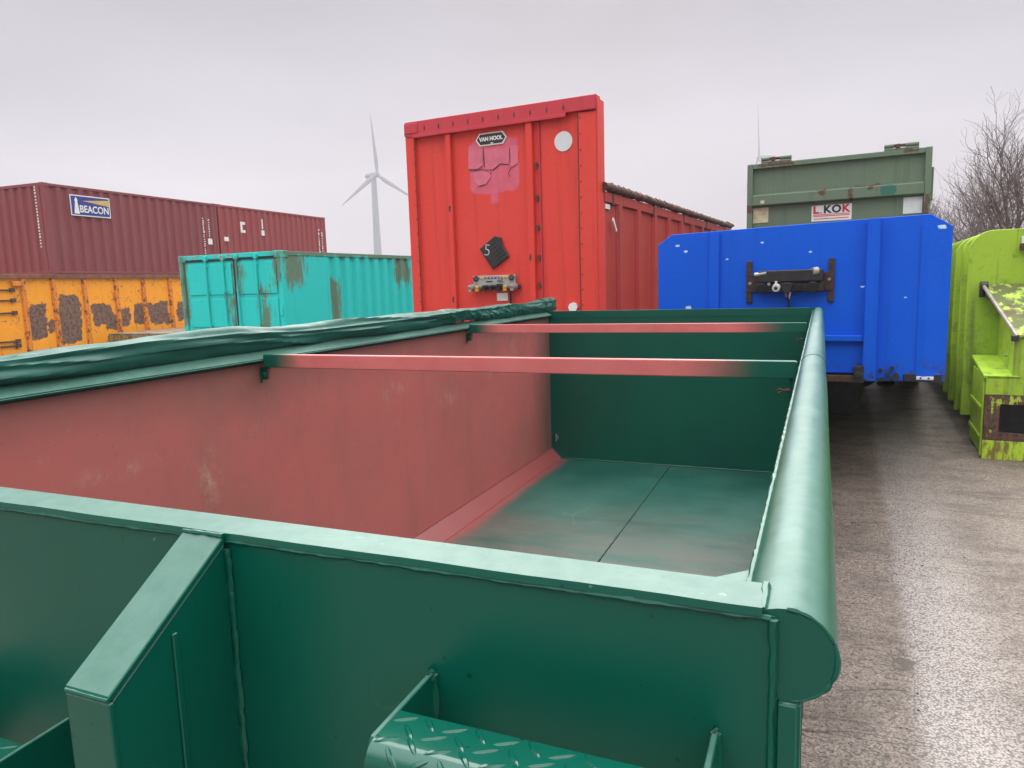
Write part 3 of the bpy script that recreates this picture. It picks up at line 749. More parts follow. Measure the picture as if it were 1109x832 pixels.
for a, b, d in ((.513, .612, -.035), (1.885, 1.992, -.085)):
    MB().box(a, b, d, -.0005, 1.066, 2.44 if a < 1 else 2.482).build('post', M_BLUE, blue, .006, seg=2)
MB().prism([(2.30, -.012), (2.36, -.02), (2.527, -.004), (2.527, -.0005), (2.30, -.0005)], 'z', 1.08, 2.39).build('corner_fold', M_BLUE, blue)
MB().box(.95, 1.884, -.055, -.001, 1.415, 1.47).build('lower_bar', M_BLUE, blue, .006)
MB().box(.95, 1.884, -.02, -.001, 1.13, 1.135).build('lower_seam', M_BLUE, blue)
MB().box(1.2, 1.86, -.05, .05, 1.045, 1.105).build('coupler_plate', M_RUSTY, blue, .004)
MB().box(1.82, 1.90, -.10, -.001, 1.05, 1.20).tube((1.86, -.12, 1.12), (1.86, -.09, 1.12), .03).build('tow_lug', M_DARK, blue, .004)
bb = MB()
for x, z in ((2.03, 1.16), (2.08, 1.12), (2.12, 1.18), (2.1, 1.08), (2.04, 1.08)): bb.tube((x, -.02, z), (x, .0, z), .018, n=10)
bb.tube((2.15, -.05, 1.11), (2.15, .0, 1.11), .03, n=12); each(bb, 'bolt', M_DARK, blue)
cut = MB().box(2.21, 2.50, -.012, -.002, 1.065, 1.135).build('marker_lamp', M_BLACK, blue, .004)
MB().box(2.31, 2.44, -.02, -.0125, 1.085, 1.115).build('lamp_lens', M_WHITE, cut, .003)
MB().box(2.335, 2.35, -.0225, -.0205, 1.092, 1.108).box(2.395, 2.41, -.0225, -.0205, 1.092, 1.108).build('lamp_dot', M_BLACK, cut)
# coupling panel
M_CPL = simple('oily_black_coupling', (.028, .026, .026), .5, .2, .5, 20)
M_RB = simple('rusty_dark_bracket', (.055, .030, .022), .75, .1, .5, 25)
bp = MB()
for x, s_ in ((.885, 1), (1.60, -1)):
    bp.box(x - .02, x + .03, -.025, -.0005, 1.77, 2.16)
    bp.prism([(x - .02 + (0 if s_ > 0 else .05), 2.05), (x + .005 + s_ * .13, 2.02), (x + .005 + s_ * .13, 1.88), (x - .02 + (0 if s_ > 0 else .05), 1.87)], 'y', -.03, -.026)
each(bp, 'coupling_bracket', M_RB, blue, .003)
cb = MB().box(.985, 1.54, -.12, -.031, 1.96, 2.068).build('coupling_body', M_CPL, blue, .008)
MB().box(.97, 1.555, -.10, -.031, 1.865, 1.955).build('socket_row', M_CPL, cb, .008)
MB().tube((.955, -.10, 2.03), (1.06, -.10, 2.045), .024, n=12).build('air_fitting', M_ZINC, cb, smooth=True)
MB().tube((1.39, -.10, 2.045), (1.48, -.10, 2.055), .020, n=12).tube((1.46, -.12, 2.05), (1.50, -.10, 2.055), .034, n=14).build('air_fitting', M_GREYP, cb, smooth=True)
for i, (x, r, mm_) in enumerate(((1.02, .045, M_CPL), (1.15, .036, M_WHITE), (1.245, .045, M_CPL), (1.34, .034, M_CPL), (1.46, .05, M_CPL))):
    so_ = MB().tube((x, -.10, 1.915), (x, -.145, 1.905), r, r * .92, n=16)
    if i == 1: so_.box(x - .009, x + .009, -.14, -.115, 1.945, 1.97)
    so_ = so_.build('socket', mm_, cb, smooth=True)
    if i == 1: MB().tube((x, -.144, 1.905), (x, -.149, 1.905), .016).build('socket_hole', M_BLACK, so_)
    if i == 2: MB().prism([(x - .05, 1.95), (x + .05, 1.95), (x + .03, 1.87), (x, 1.855), (x - .03, 1.87)], 'y', -.15, -.146).build('socket_flap', M_BLACK, so_, .003)
for x, z in ((.90, 1.955), (1.59, 1.975), (1.085, 1.945), (1.0, 1.885)): MB().tube((x, -.035, z), (x, -.13 if x > .95 and x < 1.5 else -.02, z), .014, n=8).build('bolt_head', M_ZINC, cb)
cw = MB()
cw.path([(1.24, -.08, 1.87), (1.245, -.09, 1.82), (1.255, -.05, 1.77), (1.25, -.03, 1.66)], .011, 8)
cw.build('cable', M_BLACK, blue, smooth=True)
MB().path([(1.27, -.08, 1.87), (1.262, -.09, 1.83), (1.25, -.06, 1.79)], .007, 6).build('cable', M_WHITE, blue, smooth=True)
MB().path([(1.225, -.08, 1.87), (1.235, -.09, 1.83), (1.25, -.06, 1.785)], .008, 6).build('cable', simple('orange_cable', (.5, .12, .03), .5), blue, smooth=True)
BL = 12.6
MB().box(.03, BW - .03, .046, BL, 1.12, 1.21).build('deck', M_DARK, blue)
for x in (.0, BW - .03): MB().box(x, x + .03, .05, BL, 1.06, 1.22).build('side_beam', M_BLUE, blue, .004)
chassis(blue, BL, BW, 7.6, 1.115)
MB().box(.25, 1.72, 2.4, 4.4, .30, 1.08).build('added_dark_box', M_DARK, blue, .01)  # invented box, added to darken the gap under the deck
for x in (.1, 1.62): MB().tube((x, 5.2, .55), (x, 6.6, .55), .30, n=20).build('air_tank', M_DARK, blue, smooth=True)
# ================================================================== sage container on the blue trailer
def sage_extra(m, c, msk):
    wob = m.noise(11, 5, .7)
    rs = [m.boxm(0, a, b, 2, z0, z1, .02, wob, .16) for a, b, z0, z1 in ((1.0, 1.12, 3.17, 3.25), (1.42, 1.48, 3.06, 3.26), (.15, .7, 3.66, 3.70), (2.38, 2.44, 2.7, 3.08), (0, .1, 2.98, 3.1), (1.68, 1.74, 3.2, 3.26), (2.1, 2.3, 3.67, 3.7), (1.45, 1.9, 3.245, 3.262))]
    k = m.mx(*rs); rc = m.mix(m.rng(m.noise(30, 4), .4, .6), (.12, .05, .03), (.07, .03, .02)); c = m.mix(m.math('MULTIPLY', k, .85), c, rc)
    t_ = m.boxm(0, 1.83, 2.05, 2, 3.10, 3.24, .02, wob, .14); c = m.mix(m.math('MULTIPLY', t_, .9), c, (.012, .12, .085))
    w_ = m.boxm(0, .20, .26, 2, 3.11, 3.16, .02, wob, .04); c = m.mix(w_, c, (.6, .5, .36))
    return c, m.mx(msk, k)
M_SAGE = old_paint('sage_green_paint', (.115, .175, .112), .55, .3, .3, (.05, .06, .04), .72, 5, .76, .25, sage_extra)
sx, sy = -1.491 + 4.62 * .096 + .0, 7.337 + 4.62 * .995
sage = thing('waste_container', 'sage green steel waste container with hinge lugs loaded on the blue trailer', 'container', (sx, sy, 1.212), BA)
Z0 = 1.212
def SB(): return MB((0, 0, Z0))
def old_paint_shift(): pass
MBs = lambda: MB((0, 0, 0))
def sb(x0, x1, y0, y1, z0, z1, name, mat, parent, bev=.005):
    o = MB().box(x0, x1, y0, y1, z0, z1).build(name, mat, parent, bev); o.location = (0, 0, -Z0); return o
def sagep(mb, name, mat=None, parent=None, bev=.005, smooth=False):
    o = mb.build(name, mat or M_SAGE, parent or sage, bev, smooth)
    if parent is None: o.location = (0, 0, -Z0)
    return o
SW = 2.455
sagep(MB().box(.02, SW - .02, .04, .05, 1.3, 3.66), 'front_wall', bev=0)
sagep(MB().box(0, .083, -.03, .10, 1.25, 3.712), 'corner_post', bev=.008)
sagep(MB().box(SW - .083, SW, -.03, .10, 1.25, 3.712), 'corner_post', bev=.008)
sagep(MB().box(.0835, SW - .0835, -.028, .08, 3.635, 3.708), 'top_rail', bev=.006)
sagep(MB().prism([(-.05, 3.09), (-.05, 3.235), (.038, 3.262), (.038, 3.065)], 'x', .0835, SW - .0835), 'cross_beam', bev=.006)
sagep(MB().box(.0835, SW - .0835, -.028, .08, 1.22, 1.4), 'bottom_rail')
for x in (.005, SW - .015): sagep(MB().box(x, x + .01, .1, 5.9, 1.25, 3.55), 'side_wall', bev=0)
sagep(MB().box(SW, SW + .03, .1, .2, 3.0, 3.45), 'side_hinge')
sagep(MB().box(.01, SW - .01, .08, 5.9, 1.22, 1.27), 'floor')
sagep(MB().box(.01, SW - .01, 5.9, 5.95, 1.25, 3.6), 'rear_wall')
for a, b in ((.20, .63), (1.86, 2.29)):
    lg = MB().box(a, b, -.02, .03, 3.712, 3.735).tube((a, .0, 3.77), (a + .12, .0, 3.77), .03, n=14).tube((b - .17, .0, 3.77), (b, .0, 3.77), .03, n=14)
    lg = sagep(lg, 'hinge_lug', bev=.002, smooth=True)
    o = MB().tube((a + .12, .0, 3.77), (b - .17, .0, 3.77), .022, n=12).box(a + .14, a + .2, -.03, .02, 3.735, 3.79).build('hinge_pin', M_RUSTY, lg, smooth=True)
def rect_sticker(a, b, z0, z1, name, mat, y=.03):
    return sagep(MB().box(a, b, y, .0385, z0, z1), name, mat, bev=0)
rect_sticker(.085, .31, 2.83, 3.058, 'yellowed_label', simple('yellowed_paper', (.60, .53, .34), .7, 0, .3, 12))['label'] = 'yellowed peeling paper label'
sg = rect_sticker(.925, 1.468, 2.80, 3.03, 'name_sign', M_WHITE)
M_SIGNR = simple('sign_red', (.62, .03, .04), .5); M_SIGNK = simple('sign_black', (.02, .02, .025), .5)
M_PALE = simple('pale_sheet', (.66, .70, .72), .5, 0, .15, 9)
def sgn(body, x, mat, w=1.25):
    return text_mesh('sign_lettering', body, .150, mat, sg, (x, .0285, 2.962), (R_(90), 0, 0), .006, w)
sgn('L', .985, M_SIGNR, 1.15); MB().box(1.045, 1.065, .0275, .0295, 2.91, 2.93).build('sign_dot', M_SIGNR, sg); sgn('K', 1.14, M_SIGNK, 1.05); sgn('O', 1.265, M_SIGNK, 1.02); sgn('K', 1.39, M_SIGNR, 1.05)
MB().box(.95, 1.445, .0275, .0295, 2.888, 2.898).box(.95, 1.445, .0275, .0295, 2.868, 2.878).box(.96, 1.43, .0275, .0295, 2.83, 2.84).build('sign_line', M_SIGNR, sg)
rect_sticker(2.126, 2.362, 2.83, 3.055, 'blank_sheet', M_PALE)
# ================================================================== lime waste compactor
def lime_extra(m, c, msk):
    z = m.xyz()[2]; moss = m.math('MULTIPLY', m.rng(m.noise(4, 7, .7), .48, .62), m.rng(m.noise(15, 4), .3, .6))
    c = m.mix(m.math('MULTIPLY', moss, .45), c, (.09, .12, .03)); return c, msk
M_LIME = old_paint('lime_green_paint', (.33, .51, .035), .55, .06, .75, (.11, .14, .03), .665, 5, .72, .25, lime_extra, .3)
M_ALG = old_paint('mossy_lime_paint', (.17, .27, .04), .7, .1, .6, (.05, .06, .02), .62, 5, .70, .3)
def lid_mat():
    m = Mat('mossy_lime_lid')
    k = m.rng(m.noise(7, 8, .72), .42, .52); c = m.mix(k, (.42, .60, .08), (.10, .115, .03))
    c = m.mix(m.rng(m.noise(3, 6, .7, m.scale((1, 1, 1), (4, 4, 4))), .52, .62, 0, .8), c, (.09, .05, .025))
    return m.out(c, .7, 0, m.bump(m.noise(30, 4), .3, .01))
M_LID = lid_mat()
def rustframe():
    m = Mat('rusted_lime_frame'); k = m.rng(m.noise(6, 7, .7, m.scale((1.5, 1.5, .7))), .56, .60)
    rc = m.mix(m.rng(m.noise(22, 5), .35, .65), (.055, .03, .022), (.13, .06, .035))
    c = m.mix(k, rc, (.36, .52, .04)); return m.out(c, .75, 0, m.bump(m.noise(40, 4), .35, .006))
M_RF = rustframe()
def strip_mat():
    m = Mat('stained_lime_base'); k = m.rng(m.noise(5, 7, .7, m.scale((3, 3, .8))), .45, .58)
    c = m.mix(k, (.42, .62, .03), (.20, .15, .03)); return m.out(c, .6, 0, m.bump(m.noise(40, 4), .2, .005))
M_STRIP = strip_mat()
LA = R_(-3.2)
lime = thing('waste_compactor', 'lime green closed waste compactor with rusty press opening and mossy hopper lid', 'waste compactor', (1.665, 8.93, 0), LA)
LWd = 2.45
# lower press frame
MB().box(0, LWd, 0, .02, .0, .205).build('base_strip', M_STRIP, lime, .004)
fr = MB()
fr.box(0, .14, .001, .03, .206, .70).box(.14, LWd, .001, .03, .60, .70).box(.14, LWd, .001, .03, .206, .26)
fr.prism([(.14, .26), (.14, .30), (.9, .26)], 'y', .001, .03)
fr.build('press_frame', M_RF, lime, .003)
MB().box(.16, LWd, .3, .34, .2, .62).build('ram_plate', M_DARK, lime)
MB().box(0, LWd, .0, .02, .701, .90).build('front_panel', M_LIME, lime, .003)
sd_ = MB().box(0, .02, .02, 1.05, .03, .89)
sd_.box(-.02, -.001, .05, 1.02, .50, .55).box(-.02, -.001, .05, 1.02, .18, .23).box(-.02, -.001, .02, .07, .03, .89)
sd_.build('press_side', M_LIME, lime, .004)
MB().prism([(.0, .902), (1.05, 1.02), (1.05, .99), (.0, .87)], 'x', -.02, .30).build('side_ledge', M_LIME, lime, .003)
# hopper
MB().prism([(.24, .90), (.24, 1.30), (LWd, 1.30), (LWd, .90)], 'y', .03, .05).build('hopper_front', M_LIME, lime, .003)
hf = MB().box(.47, .5, .005, .029, .72, 1.24).box(.62, .65, .005, .029, .72, 1.24).box(.5, .62, .005, .029, 1.21, 1.24).box(.5, .62, .005, .029, .72, .75)
hf.build('pocket_frame', M_LIME, lime, .003)
MB().prism([(.03, .9), (.03, 1.29), (1.08, 1.79), (1.08, .9)], 'x', .235, .245).build('hopper_side', M_LIME, lime)
ld = MB().add([(.245, .0, 1.305), (LWd, .0, 1.305), (LWd, 1.09, 1.82), (.05, 1.09, 1.82), (.245, 0, 1.335), (LWd, .0, 1.335), (LWd, 1.09, 1.85), (.05, 1.09, 1.85)],
              [(0, 3, 2, 1), (4, 5, 6, 7), (0, 1, 5, 4), (1, 2, 6, 5), (2, 3, 7, 6), (3, 0, 4, 7)])
ld = ld.build('hopper_lid', M_LID, lime, .004)
MB().path([(.25, -.02, 1.32), (.045, 1.07, 1.85)], .022, 8).build('lid_bar', simple('bare_steel', (.33, .29, .25), .5, .4, .3, 12), ld, smooth=True)
MB().tube((.02, 1.05, 1.83), (.10, 1.05, 1.83), .05).tube((.04, 1.0, 1.80), (.04, 1.0, 1.7), .03).build('lid_hinge', M_BLACK, ld, smooth=True)
MB().box(.2, .26, -.04, .03, 1.27, 1.33).build('lid_latch', M_DARK, ld, .005)
MB().box(.30, .36, .36, .41, 1.0, 1.2).build('valve_box', simple('amber_cap', (.55, .27, .05), .5), lime, .006)
MB().tube((.20, .40, 1.08), (.30, .40, 1.08), .014).build('valve_pipe', M_ZINC, lime, smooth=True)
MB().box(.25, .30, .3, .5, .95, 1.25).build('control_box', M_BLACK, lime, .005)
# body with rounded shoulders
def arch(hw0, hw1, zb, zt, r, n=8):
    p = [(hw0, zb)]
    for i in range(n + 1):
        a = math.pi - math.pi / 2 * i / n; p.append((hw0 + r + r * math.cos(a), zt - r + r * math.sin(a)))
    for i in range(n + 1):
        a = math.pi / 2 - math.pi / 2 * i / n; p.append((hw1 - r + r * math.cos(a), zt - r + r * math.sin(a)))
    p.append((hw1, zb)); return p
MB().prism(arch(-.10, LWd, .28, 2.47, .24), 'y', 1.10, 1.18).build('body_front', M_LIME, lime, .006)
body = MB().prism(arch(.06, LWd - .10, .28, 2.38, .22), 'y', 1.181, 6.4).build('body', M_LIME, lime, .004)
for q in range(7):
    v = 1.75 + q * .80
    MB().prism(arch(-.10, LWd, .22, 2.47, .26), 'y', v, v + .15).build('body_rib', M_LIME, lime, .012)
    pk = MB()
    for z0, z1 in ((.35, .78), (.86, 1.30), (1.38, 1.85)): pk.box(.01, .0595, v - .44, v - .12, z0, z1)
    pk.build('side_pressing', M_ALG, body, .008)
for x in (.55, LWd - .67): MB().box(x, x + .12, .1, 6.4, .0, .28).build('skid', M_LIME, lime, .004)
MB().box(.47, .535, .86, .90, 1.70, 2.36).build('support_bar', simple('weathered_grey_bar', (.24, .21, .17), .7, .1, .4, 10), lime, .004)
sn = MB().box(.40, 1.05, 1.06, 1.095, 2.26, 2.38).build('number_sign', M_WHITE, lime, .003)
text_mesh('sign_number', '26', .15, M_SIGNK, sn, (.66, 1.0585, 2.32), (R_(90), 0, 0), .003, 1.2, .25)
MB().box(.38, .46, 1.03, 1.058, 2.22, 2.30).build('sign_bracket', M_RUSTY, sn, .003)
# ================================================================== shipping containers
def corr(L, H, pitch, depth, flat=None, z0=0.0):
    """corrugated sheet in the plane x (0..L) by z, ribs towards -y"""
    xs = []; x = 0.0
    if flat: xs.append((0, 0)); x = flat
    prof = [(0, 0), (.30, 0), (.42, depth), (.78, depth), (.92, 0)]
    while x < L:
        for t, d in prof:
            if x + t * pitch < L: xs.append((x + t * pitch, d))
        x += pitch
    xs.append((L, 0))
    vs = []
    for x, d in xs: vs += [(x, d, z0), (x, d, z0 + H)]
    fs = [(2 * i, 2 * i + 2, 2 * i + 3, 2 * i + 1) for i in range(len(xs) - 1)]
    vs2 = [(x, d + .004, z) for x, d, z in vs]; b = len(vs)
    fs2 = [tuple(b + i for i in f[::-1]) for f in fs]
    return vs + vs2, fs + fs2
def place(vs, org, ang):
    c, s = math.cos(ang), math.sin(ang)
    return [(org[0] + x * c - y * s, org[1] + x * s + y * c, org[2] + z) for x, y, z in vs]
def shipping(root, W_, L_, H_, mat, pitch=.30, depth=.04, flat=None, doors=None, matf=None, endcorr=True):
    """front-left corner at the origin, x to the right along the near end, y backwards"""
    matf = matf or mat
    for x in (0, W_ - .1):
        for y in (0, L_ - .1): MB().box(x, x + .1, y, y + .1, .12, H_ - .12).build('corner_post', matf, root, .006)
    for z in (H_ - .09, .0):
        for y in (0, L_ - .08): MB().box(.16, W_ - .16, y + .004, y + .076, z + .005, z + .085).build('end_rail', matf, root, .004)
        for x in (0, W_ - .07): MB().box(x + .004, x + .066, .17, L_ - .17, z + .01, z + .08).build('side_rail', matf, root, .004)
    for x in (0, W_ - .16):
        for y in (0, L_ - .17):
            for z in (0, H_ - .118):
                cc = MB().box(x - .003, x + .163, y - .003, y + .173, z, z + .118).build('corner_casting', matf, root, .006)
    for x in (.0, 1):
        org = (W_ - .015, .1, 0) if x else (.015, L_ - .1, 0)
        vs, fs = corr(L_ - .2, H_ - .14, pitch, depth, flat if x else None, .07)
        MB().add(place(vs, org, R_(90) if x else R_(-90)), fs).build('side_wall', mat, root)
    vs, fs = corr(W_ - .2, H_ - .14, pitch, depth, None, .07)
    MB().add(place(vs, (W_ - .1, L_ - .015, 0), R_(180)), fs).build('end_wall', mat, root)
    if not doors:
        MB().add(place(vs, (.1, .015, 0), 0), fs).build('end_wall', mat, root)
    MB().box(.08, W_ - .08, .1, L_ - .1, H_ - .03, H_ - .015).build('roof', mat, root)
    MB().box(.08, W_ - .08, .1, L_ - .1, .04, .09).build('floor', M_DARK, root)
# --- cyan 20 ft container with its doors towards the camera
def cyan_extra(m, c, msk):
    wob = m.noise(3.2, 8, .75, m.scale((2.5, 2.5, .6))); x, y, z = m.xyz()
    side = m.rng(x, 2.2, 2.4)
    a = m.mx(m.boxm(1, .06, .55, 2, 2.05, 2.60, .16, wob, 1.3), m.boxm(1, 1.25, 1.52, 2, .9, 2.12, .12, wob, .8), m.boxm(1, 3.4, 3.95, 2, 2.0, 2.7, .14, wob, 1.0), m.boxm(1, 4.4, 4.9, 2, 2.2, 2.7, .16, wob, 1.1), m.boxm(1, 0, 6, 2, 2.52, 2.62, .03, wob, .35))
    a = m.math('MULTIPLY', a, side)
    fr = m.math('MULTIPLY', m.mx(m.boxm(0, 1.36, 1.5, 2, 1.9, 2.5, .16, wob, 1.1), m.boxm(0, 1.93, 2.12, 2, .9, 2.0, .14, wob, 1.0), m.boxm(0, 2.25, 2.5, 2, 2.1, 2.55, .16, wob, 1.1), m.boxm(0, .0, .16, 2, 1.3, 2.6, .1, wob, .5), m.boxm(0, 1.2, 1.3, 2, .8, 1.8, .14, wob, 1.0)), m.rng(y, .3, .2))
    k = m.mx(a, fr)
    c = m.mix(m.math('MULTIPLY', k, .82), c, m.mix(m.rng(m.noise(14, 5), .35, .65), (.10, .14, .06), (.17, .12, .06)))
    rd = m.math('MULTIPLY', m.boxm(0, .15, 1.3, 2, 2.50, 2.585, .02, wob, .05), m.rng(m.noise(10, 5, .6, m.scale((1, 1, 1), (9, 0, 0))), .54, .60)); c = m.mix(m.math('MULTIPLY', rd, m.rng(y, .3, .2)), c, (.5, .07, .08))
    return c, m.mx(msk, k)
M_CYAN = old_paint('turquoise_paint', (.014, .56, .52), .55, .06, .25, (.02, .26, .21), .74, 4, .775, .2, cyan_extra, .3)
CA = R_(-2.5)
cy = thing('shipping_container', 'turquoise steel shipping container with locking bars on its end doors and mossy stains', 'shipping container', (-10.867, 10.015, .10), CA)
CH = 2.60
shipping(cy, 2.46, 6.06, CH, M_CYAN, .31, .045, 1.05, doors=True)
for x0_, x1_ in ((.105, 1.325), (1.345, 2.355)):
    dr = MB().box(x0_, x1_, .03, .06, .11, CH - .125)
    dr.box(x0_ + .10, x1_ - .04, .012, .03, .2, .72); dr.box(x0_ + .10, x1_ - .04, .012, .03, .80, 1.22); dr.box(x0_ + .10, x1_ - .04, .012, .03, 1.30, 1.80); dr.box(x0_ + .10, x1_ - .04, .012, .03, 1.88, CH - .17)
    dr = dr.build('door', M_CYAN, cy, .006)
    rods = (.685, 1.11) if x0_ < 1 else (1.43, 1.89)
    for rx in rods:
        rd = MB().tube((rx, -.012, .08), (rx, -.012, CH - .07), .017, n=12).build('lock_rod', M_CYAN, dr, smooth=True)
        kb = MB()
        for zz in (.25, .95, 1.35, 1.95, CH - .2): kb.box(rx - .05, rx + .05, -.005, .012, zz - .03, zz + .03)
        for zz in (.09, CH - .075): kb.box(rx - .035, rx + .035, -.035, .02, zz - .04, zz + .04)
        each(kb, 'rod_guide', M_CYAN, rd, .004)
    hd = MB()
    for rx in rods: hd.box(rx, rx + .28, -.03, -.02, 1.14, 1.18)
    each(hd, 'handle', M_CYAN, dr, .003)
MB().box(.105, 2.36, .015, .028, CH - .122, CH - .095).build('door_gasket', M_DARK, cy)
MB().box(1.326, 1.344, .02, .05, .1, CH - .12).build('door_gap', M_DARK, cy)
hb = MB()
for zz in (.3, .9, 1.5, 2.1):
    for x in (.03, 2.36): hb.box(x, x + .07, -.02, .0, zz, zz + .14)
each(hb, 'hinge', M_CYAN, cy, .004)
# --- maroon containers stacked on the orange one
M_MAR = old_paint('maroon_paint', (.21, .038, .044), .6, .35, .25, (.10, .03, .03), .70, 3.5, .735, .3)
M_MAR2 = old_paint('red_maroon_paint', (.27, .042, .046), .6, .3, .25, (.12, .03, .03), .70, 3.5, .735, .3)
# front end faces -Y, long side faces +X
MK = .96
mdir = R_(92.318 - 90)
mx0, my0 = -20.494 * MK, 14.316 * MK
MZ = 2.018 - 0 + .0
MZ0 = CAMZ + (2.697 - CAMZ) * MK; MZ1 = CAMZ + (5.30 - CAMZ) * MK
MH = MZ1 - MZ0
ux, uy = math.cos(mdir), math.sin(mdir); vx, vy = -math.sin(mdir), math.cos(mdir)
ML = 6.52
def maroon(v0, mat, label):
    o = thing('shipping_container', label, 'shipping container', (mx0 - 2.44 * ux + v0 * vx, my0 - 2.44 * uy + v0 * vy, MZ0), mdir)
    shipping(o, 2.44, ML, MH, mat, .345, .05); return o
m1 = maroon(0.0, M_MAR, 'dull maroon shipping container bearing a blue sign, stacked on the orange container')
m2 = maroon(ML + .08, M_MAR2, 'redder maroon shipping container end to end beyond the one bearing the sign')
# sign on the long side
M_SBL = simple('sign_blue', (.02, .035, .26), .45); M_SGO = simple('sign_gold', (.62, .42, .12), .5)
xs = 2.445
sz0, sz1 = 4.45 - MZ0 - .02, 5.03 - MZ0 - .04
sz0 = CAMZ + (4.43 - CAMZ) * MK - MZ0; sz1 = CAMZ + (5.04 - CAMZ) * MK - MZ0
sy0, sy1 = .81 * MK, 2.17 * MK
def sidebox(v0, v1, z0, z1, x0, x1): return MB().box(x0, x1, v0, v1, z0, z1)
sgn_ = sidebox(sy0, sy1, sz0, sz1, xs, xs + .012).build('name_sign', M_WHITE, m1)
sidebox(sy0 + .03, sy1 - .03, sz0 + .03, sz1 - .03, xs + .0125, xs + .016).build('sign_field', M_SBL, sgn_)
sh = sz1 - sz0
MB().prism([(sy0 + .38, sz0 + sh * .74), (sy1 - .03, sz0 + sh * .88), (sy1 - .03, sz0 + sh * .56)], 'x', xs + .0165, xs + .019).build('sign_beam', M_SGO, sgn_)
MB().prism([(sy0 + .10, sz0 + .06), (sy0 + .27, sz0 + .06), (sy0 + .22, sz0 + sh * .70), (sy0 + .24, sz0 + sh * .74), (sy0 + .185, sz0 + sh * .90), (sy0 + .13, sz0 + sh * .74), (sy0 + .15, sz0 + sh * .70)], 'x', xs + .0165, xs + .02).build('sign_lighthouse', M_WHITE, sgn_)
t1 = text_mesh('sign_lettering', 'BEACON', .28, M_WHITE, sgn_, (xs + .021, sy0 + .76, sz0 + sh * .33), (R_(90), 0, R_(90)), .006, .86)
tx = MB()
def marks(mb, v, z0, z1, n, w=.05):
    for i in range(n):
        z = z0 + (z1 - z0) * i / n; mb.box(2.431, 2.447, v - w / 2, v + w / 2 * random.uniform(-.2, 1), z, z + (z1 - z0) / n * random.uniform(.35, .8))
random.seed(5)
marks(tx, ML * .895, MH * .10, MH * .80, 22, .06); marks(tx, ML * .935, MH * .50, MH * .78, 9, .05)
tx.box(2.431, 2.447, ML * .92, ML * .95, MH * .42, MH * .50).box(2.431, 2.447, ML * .955, ML * .965, MH * .2, MH * .27); each(tx, 'stencilled_mark', M_WHITE, m1)
tx = MB(); marks(tx, ML * .92, MH * .0 + .1, MH * .80, 20, .08); marks(tx, ML * .955, MH * .4, MH * .75, 8, .08)
tx.box(2.431, 2.447, .2, .42, MH * .48, MH * .54); tx.box(2.431, 2.447, 1.1, 1.35, MH * .62, MH * .66).box(2.431, 2.447, 1.1, 1.2, MH * .66, MH * .74).box(2.431, 2.447, 1.1, 1.35, MH * .74, MH * .78)
tx.box(2.431, 2.447, 2.25, 2.42, MH * .60, MH * .68).box(2.431, 2.447, 2.3, 2.36, MH * .70, MH * .85); each(tx, 'stencilled_mark', M_WHITE, m2)
te = MB()
for i in range(20): te.box(2.09, 2.14, .009, .0145, MH * .30 + i * .085, MH * .30 + i * .085 + random.uniform(.03, .06))
each(te, 'stencilled_mark', M_WHITE, m1)
# --- orange open container below
def orange_extra(m, c, msk):
    wob = m.noise(2.6, 7, .7); y = m.xyz()[1]
    bx = [(3.08, 3.62, .95, 1.88), (3.6, 3.8, .98, 1.35), (3.98, 4.68, .74, 2.08), (5.0, 5.75, 1.15, 1.76), (5.45, 5.85, .98, 1.4), (6.02, 6.36, 1.12, 1.66), (6.5, 6.9, 1.12, 1.78), (7.08, 7.9, 1.08, 1.76), (8.25, 8.8, 1.1, 1.8), (9.3, 9.9, 1.1, 1.8)]
    k = m.mx(*[m.boxm(1, a, b, 2, z0, z1, .03, wob, .55) for a, b, z0, z1 in bx])
    k = m.math('MULTIPLY', k, m.rng(m.xyz()[0], 2.35, 2.4))
    sc = m.math('MULTIPLY', m.rng(m.math('ABSOLUTE', m.math('SUBTRACT', m.noise(2.6, 2, .4, None, 1.2), .5)), .012, .004), m.rng(m.noise(3, 3, .5, m.scale((1, 1, 1), (5, 3, 1))), .5, .56))
    k = m.mx(k, sc)
    rc = m.mix(m.rng(m.noise(13, 6, .7), .35, .65), (.085, .046, .034), (.22, .125, .09))
    return m.mix(k, c, rc), m.mx(msk, k)
M_ORA = old_paint('orange_paint', (.90, .34, .008), .6, .06, .22, (.30, .10, .02), .635, 6.5, .66, .35, orange_extra)
OL = 14.2; OV0 = -3.9
orx = thing('open_top_container', 'scraped orange steel container with bare rusty patches under the maroon one', 'container', (mx0 - 2.44 * ux + OV0 * vx, my0 - 2.44 * uy + OV0 * vy, 0), mdir)
OH = MZ0 - .005
MB().box(2.39, 2.40, 0, OL, .15, OH - .12).build('side_wall', M_ORA, orx)
MB().box(.04, .05, 0, OL, .15, OH - .12).build('side_wall', M_ORA, orx)
MB().box(.05, 2.39, .0, .01, .15, OH - .1).build('end_wall', M_ORA, orx); MB().box(.05, 2.39, OL - .01, OL, .15, OH - .1).build('end_wall', M_ORA, orx)
M_ORR = old_paint('rusty_orange_rib', (.70, .22, .02), .6, .1, .3, (.2, .08, .03), .53, 7, .62, .3)
for vv in (.2, 1.1, 2.05, 2.95, 3.82, 4.78, 5.85, 6.86, 7.93, 9.0, 10.05, 11.1, 12.15, 13.2, 13.98):
    MB().prism([(2.401, vv), (2.47, vv + .03), (2.47, vv + .13), (2.401, vv + .16)], 'z', .2, OH - .12).build('rib', M_ORR, orx, .004)
    MB().box(-.03, .039, vv, vv + .16, .2, OH - .12).build('rib', M_ORR, orx)
for x in (0, 2.38): MB().box(x, x + .11, -.02, OL + .02, OH - .12, OH).build('top_rail', simple('worn_rail', (.22, .09, .05), .7, 0, .5, 5), orx, .006)
